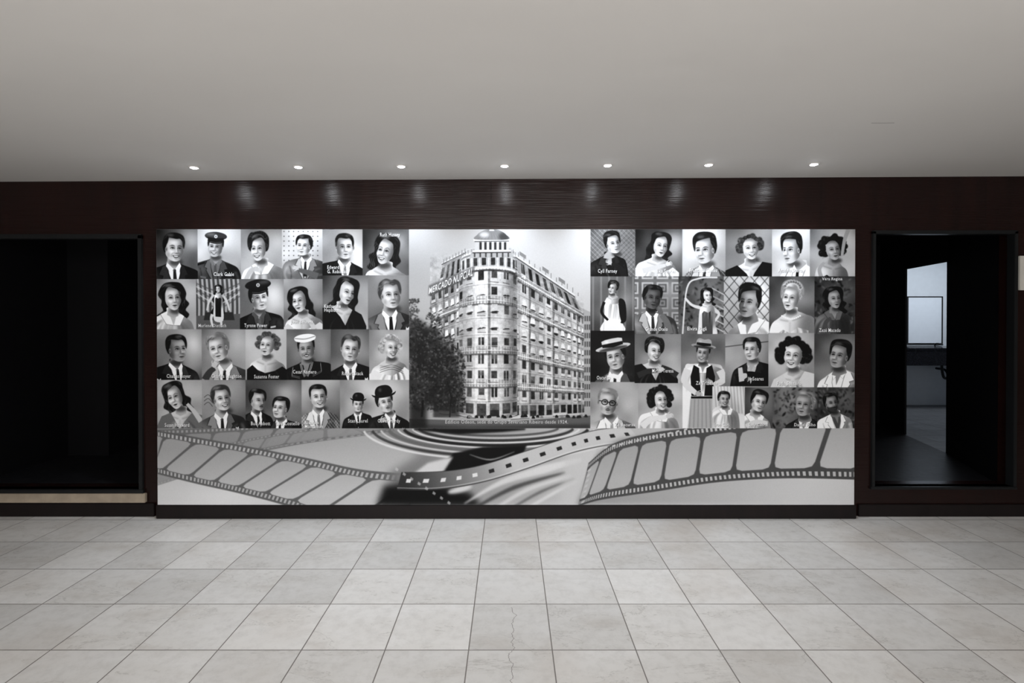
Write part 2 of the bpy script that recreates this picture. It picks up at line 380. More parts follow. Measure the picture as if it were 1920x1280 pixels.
        for i in range(28):
            a0 = rr.uniform(math.pi*1.02, math.pi*1.98); x, y = R(.76*math.cos(a0)+hs_*.6, -.12+.9*math.sin(a0))
            c.ell(x, y, .16*s, .15*s, ht*rr.uniform(.6, 1.3), blur=.02*s)
            q = .09*s
            c.line([(x+q*math.cos(t), y+q*math.sin(t)) for t in np.linspace(a0, a0+3.3, 6)], .04*s, hl, a=.4, blur=.018*s)
    # --- hats
    if hat == 'cap':
        m = c.poly(RL([(-.92, -.85), (-1.06, -1.08), (-.78, -1.34), (0, -1.48), (.78, -1.34), (1.06, -1.08), (.92, -.85), (.5, -.72), (-.5, -.72)]), hatt, sm=True, ret=True)
        E(light*.5, -1.2, .5, .13, hatt+.35, a=.55, blur=.1*s, within=m)
        c.poly(RL([(-.76, -.92), (0, -.82), (.76, -.92), (.74, -.64), (0, -.54), (-.74, -.64)]), hatt*.4)
        c.poly(RL([(-.74, -.66), (0, -.58), (.74, -.66), (.58, -.42), (0, -.3), (-.58, -.42)]), .04, sm=True)
        c.line(RL([(-.56, -.5), (0, -.4), (.56, -.5)]), .05*s, .6, a=.6)
        E(0, -1.02, .15, .16, .8, blur=.02*s); E(0, -1.02, .07, .09, .35)
    if hat == 'sailor':
        c.poly(RL([(-.8, -.75), (-.94, -1.08), (-.6, -1.28), (0, -1.35), (.6, -1.28), (.94, -1.08), (.8, -.75), (0, -.58)]), .92, sm=True)
        c.line(RL([(-.9, -1.05), (0, -.9), (.9, -1.05)]), .06*s, .4, sm=True, blur=.02*s)
    if hat == 'bowler':
        c.poly(RL([(-.74, -.75), (-.76, -1.16), (-.5, -1.5), (0, -1.6), (.5, -1.5), (.76, -1.16), (.74, -.75), (0, -.6)]), .06, sm=True)
        c.poly(RL([(-1.12, -.86), (-.8, -.72), (0, -.6), (.8, -.72), (1.12, -.86), (.85, -.56), (0, -.44), (-.85, -.56)]), .03, sm=True)
        E(light*.3, -1.2, .18, .22, .5, a=.6, blur=.1*s)
    if hat in ('boater', 'fedora'):
        tt = hatt
        c.poly(RL([(-.78, -.7), (-.8, -1.3), (-.5, -1.38 if hat == 'boater' else -1.52), (0, -1.4 if hat == 'boater' else -1.42), (.5, -1.38 if hat == 'boater' else -1.52), (.8, -1.3), (.78, -.7), (0, -.55)]), tt, sm=(hat != 'boater'))
        c.ell(*R(0, -.72), 1.35*s, .24*s, tt*.95, rot=tilt); c.ell(*R(0, -.62), 1.1*s, .14*s, tt*.25, rot=tilt, blur=.04*s, a=.85)
        c.poly(RL([(-.79, -1.06), (.79, -1.06), (.79, -.82), (0, -.72), (-.79, -.82)]), .1)
        E(light*.4, -1.2, .15, .1, min(1, tt*1.3), a=.6, blur=.06*s)
    return R, B

def hand(c, x, y, s, ang, tone, curl=.2):
    ca, sa = math.cos(ang), math.sin(ang)
    T = lambda u, v: (x+(u*ca-v*sa)*s, y+(u*sa+v*ca)*s)
    c.poly([T(-.5, -.45), T(.3, -.5), T(.55, -.4), T(.55, .4), T(.3, .5), T(-.5, .42)], tone, sm=True)
    for i, (L, v) in enumerate(((.75, -.36), (.9, -.13), (.85, .1), (.65, .33))):
        c.line([T(.35, v), T(.35+L*.55, v*1.25), T(.35+L, v*1.2+curl)], [.24*s, .2*s, .12*s], tone*1.05)
        c.line([T(.35, v+.12), T(.35+L*.9, v*1.25+.12+curl)], .04*s, tone*.45, a=.7)
    c.line([T(-.2, -.4), T(.2, -.8), T(.55, -.9)], [.28*s, .22*s, .13*s], tone)

def bg(c, t0, t1, glow=.12, gx=None, gy=None, pat=None):
    c.a[:] = grad(c.x0, c.y0, t0, c.x1, c.y1, t1)(c.X, c.Y)
    gx = gx if gx is not None else c.x0+.75*(c.x1-c.x0); gy = gy if gy is not None else c.y0+.35*(c.y1-c.y0)
    c.a[:] += (glow+.06)*np.exp(-(((c.X-gx)/24)**2+((c.Y-gy)/30)**2))
    c.a[:] += .16*(smooth_noise(c.h, c.w, 46, int(c.x0+c.y0))-.5)
    mx, my = (c.x0+c.x1)/2, (c.y0+c.y1)/2
    c.a[:] *= 1-.22*np.clip((((c.X-mx)/60)**2+((c.Y-my)/70)**2), 0, 1)
    if pat == 'dots':
        for x in np.arange(c.x0+4, c.x1, 9):
            for y in np.arange(c.y0+4, c.y1, 9): c.ell(x, y, 1.2, 1.2, .35, n=8)
    if pat == 'quilt':
        for k in np.arange(-120, 120, 9):
            c.line([(c.x0+k, c.y0), (c.x0+k+100, c.y0+100)], 1.2, .72, a=.5); c.line([(c.x0+k+100, c.y0), (c.x0+k, c.y0+100)], 1.2, .3, a=.5)
    if pat == 'squares':
        for x in np.arange(c.x0-4, c.x1+20, 28):
            for y in np.arange(c.y0-6, c.y1+20, 28):
                for q, t in ((11, .72), (8, .4), (5, .64), (2.5, .4)): c.poly([(x-q, y-q), (x+q, y-q), (x+q, y+q), (x-q, y+q)], t, blur=.6)
    if pat == 'lattice':
        for k in np.arange(-140, 140, 19):
            c.line([(c.x0+k, c.y0), (c.x0+k+110, c.y0+130)], 1.6, .2, a=.7, blur=.3); c.line([(c.x0+k+110, c.y0), (c.x0+k, c.y0+130)], 1.6, .2, a=.7, blur=.3)
    if pat == 'curtain':
        c.a[:] = .45+.22*np.sin(c.X*.75+2*np.sin(c.Y*.03))
    if pat == 'leaves':
        r = np.random.default_rng(int(c.x0))
        for k in range(140): c.ell(r.uniform(c.x0, c.x1), r.uniform(c.y0, c.y1), 4, 1.6, r.uniform(.05, .45), rot=r.uniform(0, 3), n=8, blur=1)

PORTRAITS = []; CAPS = []
def cell(x0, y0, x1, y1, label, t0, t1, **k):
    c = Cell(x0, y0, x1, y1); bg(c, t0, t1, **k); PORTRAITS.append((x0, y0, x1, y1, label)); return c
def cap(c, s, x, y, w, size=9.5, tone=1.0): CAPS.append((s, x, y, w, size, tone))

# row 1, first block
c = cell(294, 430, 371, 523, "printed portrait of a smiling man in a dark suit", .22, .5, glow=.3, gx=355, gy=450)
person(c, 328, 463, 20, tilt=.06, yaw=.3, smile=1, body='suit', bt=.1, sw=2.3, hair='short')
c = cell(371, 430, 452, 523, "printed portrait of a man in a peaked officer cap and uniform", .85, .62, glow=.1)
person(c, 404, 461, 16, hat='cap', body='uniform', bt=.2, hatt=.2, sw=2.3, yaw=-.2, smile=1, tie=.3, shirt=.4, skin=.66); cap(c, "Clark Gable", 401, 517, 38)
c = cell(452, 430, 529, 523, "printed portrait of a woman with dark curled updo and pale blouse", .55, .78)
person(c, 484, 464, 18, fem=1, hair='updo', body='blouse', bt=.78, sw=1.9, smile=1, yaw=-.3, tilt=-.08, bx=.3); c.line([(462, 523), (470, 508), (482, 503)], 8, .7, sm=True); hand(c, 482, 505, 8, .2, .72)
c = cell(529, 430, 605, 523, "printed portrait of a man in a grey suit before a dotted backdrop", .86, .72, pat='dots')
person(c, 569, 459, 15, body='suit', bt=.4, sw=2.6, yaw=-.3, tilt=.05, bx=.2, tie=.15); c.line([(596, 518), (578, 511), (560, 506)], [13, 10, 7], .36, sm=True, blur=.5); hand(c, 556, 502, 7, 3.3, .72)
c = cell(605, 430, 680, 516, "printed portrait of a stern man in a dark suit", .6, .85, glow=.1)
person(c, 647, 461, 18, body='suit', bt=.06, sw=2.3, hair='short', yaw=.15, tie=.5, light=1, tilt=.0); cap(c, "Edward", 614, 504, 22); cap(c, "G. Robinson", 614, 512, 38)
c = cell(680, 430, 767, 516, "printed portrait of a woman with dark wavy hair", .25, .5, glow=.25)
person(c, 722, 468, 20, fem=1, hair='wavy', ht=.1, body='dress', bt=.6, sw=1.8, yaw=-.35, tilt=.2, smile=1); cap(c, "Ruth Hussey", 713, 443, 37)
# row 2
c = cell(294, 523, 368, 617, "printed portrait of a woman with long dark waves and pale blouse", .62, .8)
person(c, 325, 556, 19, fem=1, hair='wavy', body='blouse', bt=.85, sw=1.8, yaw=.2, tilt=-.06)
c = cell(368, 523, 450, 617, "printed picture of a seated woman before draped curtains", .5, .5, pat='curtain')
for k in range(5): c.line([(368, 531+k*6), (409, 545+k*8), (450, 531+k*6)], 2.2, .8 if k % 2 else .3, sm=True, a=.7, blur=.6)
c.poly([(368, 592), (450, 588), (450, 617), (368, 617)], .35); c.poly([(385, 585), (437, 585), (440, 600), (382, 600)], .2)
for q in (0, 9): c.line([(402+q, 582), (396+q*2, 596), (399+q*1.8, 613)], [7, 5, 3.5], .78, sm=True)
c.poly([(402, 548), (416, 548), (420, 562), (416, 572), (421, 588), (396, 588), (402, 572), (398, 562)], .06, sm=True)
c.line([(401, 552), (392, 566), (388, 582)], [5, 4, 3], .75, sm=True); c.line([(417, 552), (426, 566), (430, 582)], [5, 4, 3], .75, sm=True)
person(c, 409, 541, 6.2, fem=1, hair='wavy', body='strapless', bt=.08, sw=1.2)
cap(c, "Marlene Dietrich", 372, 613, 52, 8.5, .85)
c = cell(450, 523, 532, 617, "printed portrait of a man in a peaked cap and dark uniform", .5, .68, glow=.15)
person(c, 487, 556, 18, hat='cap', body='uniform', bt=.1, hatt=.12, sw=2.3, yaw=.25, tie=.35, shirt=.3, light=1); cap(c, "Tyrone Power", 458, 613, 43)
c = cell(532, 523, 605, 617, "printed portrait of a woman with dark waves looking down", .7, .35)
person(c, 560, 562, 17, fem=1, hair='wavy', ht=.06, body='dress', bt=.78, sw=1.8, yaw=-.35, tilt=-.22, bx=.3); c.line([(590, 617), (582, 604), (572, 596)], [10, 8, 6], .75, sm=True)
cap(c, "Joan Bennett", 545, 606, 42, 8.5, .95)
c = cell(605, 516, 690, 617, "printed portrait of a woman in a black dress leaning back", .3, .85, glow=.15, gx=675)
person(c, 652, 546, 18, fem=1, hair='wavy', ht=.05, body='vneck', bt=.05, sw=1.9, tilt=.3, yaw=.5, bx=-.3)
cap(c, "Katharine", 608, 577, 31); cap(c, "Hepburn", 608, 584, 27)
c = cell(690, 516, 767, 618, "printed portrait of a man in a mid-grey suit", .62, .35, glow=.15)
person(c, 733, 550, 21, hair='wave', ht=.26, body='suit', bt=.3, sw=2.1, tie=.1, yaw=.3)
# row 3
c = cell(294, 617, 378, 712, "printed portrait of a man lit from the side in a dark suit", .72, .45, glow=.2, gx=365)
person(c, 333, 652, 19, body='suit', bt=.1, sw=2.2, yaw=.6, light=1, skin=.6); cap(c, "Charles Boyer", 312, 708, 45)
c = cell(378, 617, 460, 712, "printed portrait of a fair-haired man resting chin on hand", .55, .75)
person(c, 408, 650, 20, tilt=-.25, yaw=-.25, hair='wave', ht=.42, body='suit', bt=.4, sw=2.0, bx=.5, by=.1); c.line([(384, 712), (392, 698), (402, 690)], [14, 11, 9], .25, sm=True); hand(c, 402, 684, 9, -1.0, .74)
cap(c, "Charles Laughton", 396, 708, 56)
c = cell(460, 617, 537, 712, "printed portrait of a woman with fair curled hair and dark dress", .75, .82)
person(c, 500, 645, 16, fem=1, hair='curly', ht=.3, body='dress', bt=.07, sw=1.8, yaw=-.35, tilt=.08, bx=-.1); cap(c, "Susanna Foster", 476, 709, 47)
c = cell(537, 617, 620, 712, "printed portrait of a sailor in a white cap and dark uniform", .5, .4, glow=.15)
person(c, 574, 652, 16, hat='sailor', body='sailor', bt=.06, sw=2.6, smile=1, must=1, yaw=-.1, skin=.62); cap(c, "Cesar Romero", 549, 700, 44)
c = cell(620, 617, 692, 712, "printed portrait of a young man in a black suit", .35, .65, glow=.15)
person(c, 657, 652, 19, hair='wave', ht=.2, body='suit', bt=.06, sw=2.1, tie=.3, light=-1, yaw=.1); cap(c, "Robert Stack", 641, 703, 40)
c = cell(692, 618, 767, 712, "printed portrait of a smiling blonde woman with curls", .62, .8)
person(c, 734, 650, 16, fem=1, hair='blondcurl', ht=.66, body='dress', bt=.86, sw=1.8, smile=1, tilt=.1)
for k in range(3): c.line([(712, 690+k*4), (735, 684+k*4), (756, 692+k*4)], .9, .2, sm=True, a=.7)
# row 4
c = cell(294, 712, 378, 803, "printed portrait of a woman with tumbling hair in a shiny dress", .78, .66)
person(c, 326, 742, 18, fem=1, tilt=-.35, hair='wavy', ht=.1, body='vneck', bt=.42, sw=1.9, yaw=-.3, bx=.5); c.line([(376, 790), (362, 770), (350, 757)], [10, 8, 6], .72, sm=True)
cap(c, "Susan Hayward", 308, 800, 46)
c = cell(378, 712, 460, 803, "printed portrait of a smiling man in a grey suit", .7, .42, glow=.1)
person(c, 416, 745, 19, tilt=-.16, hair='short', ht=.22, body='suit', bt=.3, sw=2.2, yaw=.3, smile=1, tie=.15)
for k in range(3): c.line([(382, 745+k*7), (390, 740+k*7), (398, 748+k*7)], .9, .15, sm=True, a=.8)
c = cell(460, 712, 565, 803, "printed portrait of two men in suits side by side", .35, .55, glow=.2, gx=540)
person(c, 484, 749, 15, yaw=.75, body='suit', bt=.08, sw=2.0, must=1, hair='short', skin=.7)
person(c, 524, 763, 15.5, yaw=-.55, body='suit', bt=.1, sw=2.2, hair='short', skin=.78); cap(c, "Bud Abbott", 470, 797, 36); cap(c, "Lou Costello", 517, 797, 44)
c = cell(565, 712, 637, 803, "printed portrait of a smiling man in a checked jacket", .78, .35, glow=.1)
person(c, 597, 742, 17, hair='short', body='check', bt=.5, sw=2.0, smile=1, tie=.45, tilt=-.08, yaw=.15); cap(c, "Ricardo", 571, 795, 26, 8); cap(c, "Montalban", 571, 802, 34, 8)
c = cell(637, 712, 767, 803, "printed portrait of two men in bowler hats", .7, .84, glow=.1)
person(c, 671, 757, 13, hat='bowler', body='suit', bt=.07, sw=2.1, tie=.1, hair='short', tilt=.04, yaw=.1)
person(c, 722, 752, 15.5, hat='bowler', body='suit', bt=.08, sw=2.2, must=1, tilt=-.16, yaw=.35, bx=.6, tie=.3); hand(c, 716, 788, 8, -.3, .7)
cap(c, "Stan Laurel", 652, 792, 37); cap(c, "Oliver Hardy", 708, 792, 42)
# second block row 1
c = cell(1107, 430, 1191, 518, "printed portrait of a man leaning in before a quilted wall", .45, .5, pat='quilt')
person(c, 1150, 455, 15, tilt=-.16, body='open', bt=.1, sw=2.0, yaw=.5, bx=-.3, shirt=.12, hair='pomp'); c.line([(1170, 518), (1163, 503), (1148, 494)], [13, 10, 6], .14, sm=True); hand(c, 1143, 492, 7, 3.6, .7)
cap(c, "Cyll Farney", 1121, 511, 36)
c = cell(1191, 430, 1279, 518, "printed portrait of a woman in a pale dress at a window", .2, .35, glow=.5, gx=1262)
person(c, 1239, 459, 16, fem=1, hair='wavy', body='dress', bt=.85, sw=2.0, yaw=.3, tilt=.18, bx=-.3, skin=.82); c.line([(1205, 508), (1222, 503), (1248, 497)], [11, 9, 6], .78, sm=True); hand(c, 1252, 495, 7, -.3, .8)
cap(c, "Ilka Soares", 1232, 511, 34)
c = cell(1279, 430, 1360, 518, "printed portrait of a man with a quiff in a tweed jacket", .9, .78, glow=.05)
person(c, 1320, 466, 21, hair='pomp', body='check', bt=.45, sw=1.9, tie=.2, yaw=-.5, tilt=-.1); cap(c, "Francisco Carlos", 1293, 510, 51)
c = cell(1360, 430, 1447, 518, "printed portrait of a laughing woman in a black dress", .5, .72, glow=.1)
person(c, 1407, 463, 18, fem=1, hair='curly', ht=.22, body='vneck', bt=.05, sw=2.2, smile=1, yaw=.15, skin=.84)
c = cell(1447, 430, 1518, 518, "printed portrait of a man in three-quarter profile in a pale suit", .76, .9, glow=.05)
person(c, 1482, 466, 20, hair='pomp', ht=.05, body='suit', bt=.78, sw=1.9, tie=.1, yaw=-.75, light=-1, tilt=-.1, bx=.5); cap(c, "Anselmo Duarte", 1459, 510, 46)
c = cell(1518, 430, 1603, 518, "printed portrait of a woman with big dark hair and dotted dress", .5, .88, glow=.1)
person(c, 1562, 466, 16, fem=1, hair='bigcurly', ht=.05, body='polka', bt=.06, sw=1.6, yaw=.3, skin=.62); c.line([(1590, 430), (1583, 450), (1578, 480)], [8, 7, 5], .6, sm=True); c.line([(1542, 526), (1536, 505), (1545, 492)], [8, 7, 5], .6, sm=True)
# row 2
c = cell(1107, 518, 1190, 620, "printed picture of a standing woman in a white gown", .5, .25, glow=.1)
for k in range(6): c.line([(1112+k*15, 518), (1112+k*15, 620)], 3, .65, a=.5, blur=.8)
c.poly([(1137, 560), (1160, 560), (1164, 578), (1158, 592), (1172, 620), (1126, 620), (1138, 592), (1133, 578)], .92, sm=True)
person(c, 1148, 539, 11, fem=1, hair='updo', body='dress', bt=.92, sw=1.35); c.line([(1133, 566), (1128, 585), (1140, 600)], [5, 5, 4], .07, sm=True); c.line([(1163, 564), (1171, 582), (1166, 606)], [5, 6, 5], .07, sm=True)
c.poly([(1160, 562), (1172, 566), (1174, 600), (1164, 600)], .1, sm=True)
c = cell(1190, 518, 1272, 626, "printed portrait of a man with hand on chin before a fretwork screen", .5, .5, pat='squares')
person(c, 1224, 556, 18, hair='short', ht=.04, body='suit', bt=.4, sw=2.3, skin=.38, yaw=.3, tilt=.16, tie=.2); c.line([(1255, 626), (1250, 604), (1240, 590)], [16, 12, 9], .42, sm=True); hand(c, 1238, 584, 9, -2.0, .38)
cap(c, "Grande Otelo", 1210, 620, 42)
c = cell(1272, 518, 1357, 626, "printed picture of a woman posing with raised arms by a trellis", .3, .5, pat='leaves')
c.line([(1280, 626), (1288, 540), (1310, 522), (1345, 520)], 3, .8, sm=True, blur=.4)
for k in range(6): c.line([(1335, 540+k*14), (1357, 552+k*14)], 2, .75, blur=.4)
c.line([(1319, 578), (1298, 572), (1284, 558)], [7, 5, 4], .8, sm=True); c.line([(1336, 577), (1348, 588), (1340, 602)], [7, 5, 4], .8, sm=True)
c.poly([(1316, 572), (1338, 572), (1339, 590), (1333, 598), (1342, 612), (1343, 628), (1310, 628), (1311, 612), (1319, 598), (1314, 590)], .8, sm=True)
c.poly([(1315, 578), (1339, 578), (1338, 588), (1316, 588)], .2); c.poly([(1313, 604), (1341, 604), (1342, 615), (1330, 622), (1312, 615)], .25)
person(c, 1327, 553, 11, fem=1, hair='wavy', body='strapless', bt=.3, sw=1.25, smile=1, skin=.84); cap(c, "Elvira Pagã", 1289, 619, 36)
c = cell(1357, 518, 1442, 626, "printed portrait of a dark-haired man in a white shirt by a lattice", .9, .78, pat='lattice')
person(c, 1403, 564, 22, hair='pomp', ht=.04, body='blouse', bt=.9, sw=1.9, yaw=-.5, skin=.62, light=1, tilt=.08)
c = cell(1442, 518, 1527, 624, "printed portrait of a blonde woman with bare shoulders", .3, .5, glow=.2)
person(c, 1482, 556, 19, fem=1, hair='updo', ht=.55, body='strapless', bt=.8, sw=1.9, yaw=-.35, tilt=.1, skin=.84)
for i in range(11): c.ell(1466+i*3.4, 592+6*math.sin(i/10*3.14), 1.6, 1.6, .97, n=8)
c = cell(1527, 518, 1603, 626, "printed portrait of a woman with straight dark hair and patterned blouse", .2, .3, pat='leaves')
person(c, 1565, 558, 15, fem=1, hair='wavy', ht=.04, body='blouse', bt=.35, sw=1.8, skin=.6); c.line([(1550, 626), (1548, 606), (1558, 596)], [9, 8, 6], .3, sm=True)
cap(c, "Vera Regina", 1541, 525, 38, 7.5); cap(c, "Zezé Macedo", 1536, 622, 40)
# row 3
c = cell(1107, 620, 1190, 716, "printed portrait of a comic man in a straw boater and bow tie", .08, .22, glow=0)
person(c, 1153, 666, 20, hat='boater', hatt=.8, tilt=-.2, body='suit', bt=.25, sw=1.9, yaw=-.25, skin=.74)
c.poly([(1138, 704), (1150, 700), (1162, 704), (1162, 713), (1150, 708), (1138, 713)], .9)
cap(c, "Oscarito", 1119, 711, 26)
c = cell(1190, 626, 1277, 718, "printed portrait of a woman resting her face on folded arms", .4, .78, glow=.1)
person(c, 1228, 656, 16, fem=1, hair='updo', ht=.05, body='vneck', bt=.08, sw=2.2, smile=1, tilt=.16)
c.line([(1196, 704), (1215, 696), (1240, 694)], [12, 10, 7], .2, sm=True); c.line([(1270, 704), (1255, 694), (1240, 687)], [12, 10, 7], .2, sm=True); hand(c, 1240, 692, 8, 3.3, .75)
cap(c, "Mirian Teresa", 1223, 698, 40)
c = cell(1277, 626, 1360, 803, "printed picture of a man in hat, waistcoat and white shirt", .5, .65, glow=.1)
c.poly([(1284, 690), (1300, 682), (1340, 682), (1356, 694), (1352, 760), (1344, 803), (1292, 803), (1288, 760)], .86, sm=True)
person(c, 1318, 660, 14, hat='fedora', hatt=.62, body='blouse', bt=.9, sw=2.3, smile=1, yaw=-.2, skin=.66)
for q in (-1, 1): c.poly([(1318+q*7, 690), (1318+q*17, 684), (1318+q*23, 706), (1318+q*21, 742), (1318+q*3, 742)], .06)
c.line([(1290, 692), (1284, 716), (1306, 738)], [15, 13, 9], .82, sm=True); hand(c, 1309, 738, 8, .3, .66)
c.line([(1350, 694), (1356, 712), (1338, 722)], [15, 13, 9], .8, sm=True); hand(c, 1332, 716, 8, 3.6, .66)
c.poly([(1296, 746), (1342, 746), (1346, 803), (1290, 803)], .66, blur=1)
for k in range(7): c.line([(1296+k*7, 748), (1293+k*8, 803)], [1, 2.5, 1], .3, a=.6, blur=.8)
c.line([(1296, 745), (1342, 745)], 4, .1)
cap(c, "Zé Trindade", 1305, 721, 41)
c = cell(1360, 626, 1441, 724, "printed portrait of a stocky young man with folded arms", .7, .5, glow=.1)
c.line([(1360, 650), (1441, 640)], 2, .35)
person(c, 1409, 653, 16, hair='short', body='open', bt=.08, sw=2.2, skin=.76, shirt=.7); c.line([(1380, 709), (1405, 702), (1432, 708)], [15, 12, 14], .07, sm=True); hand(c, 1396, 704, 9, 3.1, .74)
c.poly([(1384, 690), (1392, 688), (1396, 714), (1386, 716)], .75); cap(c, "Jô Soares", 1402, 713, 30)
c = cell(1441, 624, 1527, 726, "printed portrait of a smiling woman with dark curled hair", .78, .66, glow=.1)
person(c, 1487, 664, 20, fem=1, hair='bigcurly', ht=.05, body='vneck', bt=.8, sw=1.7, smile=1, skin=.82, yaw=-.2); cap(c, "Fada Santoro", 1457, 722, 46)
c = cell(1527, 626, 1603, 726, "printed portrait of a man with dark hair in a pale jacket", .3, .6, glow=.1)
person(c, 1573, 664, 20, hair='pomp', ht=.06, body='open', bt=.84, sw=1.9, yaw=-.5, tilt=.16, skin=.62, bx=-.1)
# row 4
c = cell(1107, 716, 1197, 803, "printed portrait of an older man with glasses and pale suit", .6, .85, glow=.05)
person(c, 1140, 752, 20, hair='short', ht=.5, body='suit', bt=.6, sw=2.1, glasses=1, tie=.6, bx=.3, skin=.72, must=1, yaw=.15); cap(c, "Zé Bacurau", 1153, 799, 38, 8.5)
c = cell(1197, 718, 1280, 803, "printed portrait of a woman with tall dark hair in a pale dress", .66, .82, glow=.1)
person(c, 1240, 748, 15, fem=1, hair='bigcurly', ht=.08, body='blouse', bt=.9, sw=2.1, smile=1, skin=.8); c.line([(1204, 800), (1222, 786), (1250, 782)], [13, 11, 8], .85, sm=True); hand(c, 1254, 780, 8, -.2, .78)
c = cell(1336, 724, 1397, 803, "printed picture of a reclining man in a pale shirt", .86, .76, glow=.05)
for k in range(10): c.line([(1340+k*6, 722), (1344+k*6, 775)], 1.5, .3, a=.4, blur=.5)
c.poly([(1336, 770), (1356, 760), (1375, 772), (1397, 780), (1397, 803), (1336, 803)], .85, sm=True)
person(c, 1358, 747, 13, hair='short', body='blouse', bt=.88, sw=1.9, yaw=.4, smile=1, skin=.68, bx=.4); cap(c, "Ivon Curi", 1340, 799, 28, 8.5)
c = cell(1397, 726, 1449, 803, "printed portrait of a man in a white shirt looking down", .3, .25, glow=.2)
person(c, 1424, 752, 15, hair='pomp', body='blouse', bt=.9, sw=1.7, tilt=.28, yaw=.4, bx=-.3); c.line([(1400, 800), (1418, 791), (1440, 793)], [10, 9, 6], .8, sm=True)
cap(c, "Sady Cabral", 1404, 799, 36, 7.5)
c = cell(1449, 726, 1533, 803, "printed portrait of a grey-haired man in a dark jacket", .5, .3, pat='leaves')
person(c, 1508, 756, 18, hair='wave', ht=.45, body='open', bt=.1, sw=1.9, skin=.62, tilt=.12, yaw=-.3); cap(c, "Daniel Filho", 1490, 799, 40, 8.5)
c = cell(1533, 726, 1603, 803, "printed portrait of a bearded man in a white jacket", .3, .2, pat='leaves')
person(c, 1560, 754, 14, hair='short', body='open', bt=.92, sw=2.0, skin=.55, must=2, yaw=.5, bx=.6, shirt=.3)

# darkroom contrast on the portrait blocks
for (xa, xb) in ((294, 767), (1107, 1603)):
    a = CAN[0:int((803-MY0)*S), int((xa-MX0)*S):int((xb-MX0)*S)]
    a[:] = gblur(a, .7)
    a[:] = np.clip((a-.48)*1.16+.47, 0.03, .97)
full = Cell(MX0, MY0, MX1, MY1)
for s_, x, y, w, z, t in CAPS:
    text(full, s_, x+.5, y+.6, w, z, .05, a=.5, bold=.03)
    text(full, s_, x, y, w, z, t, bold=.014, serif=True)

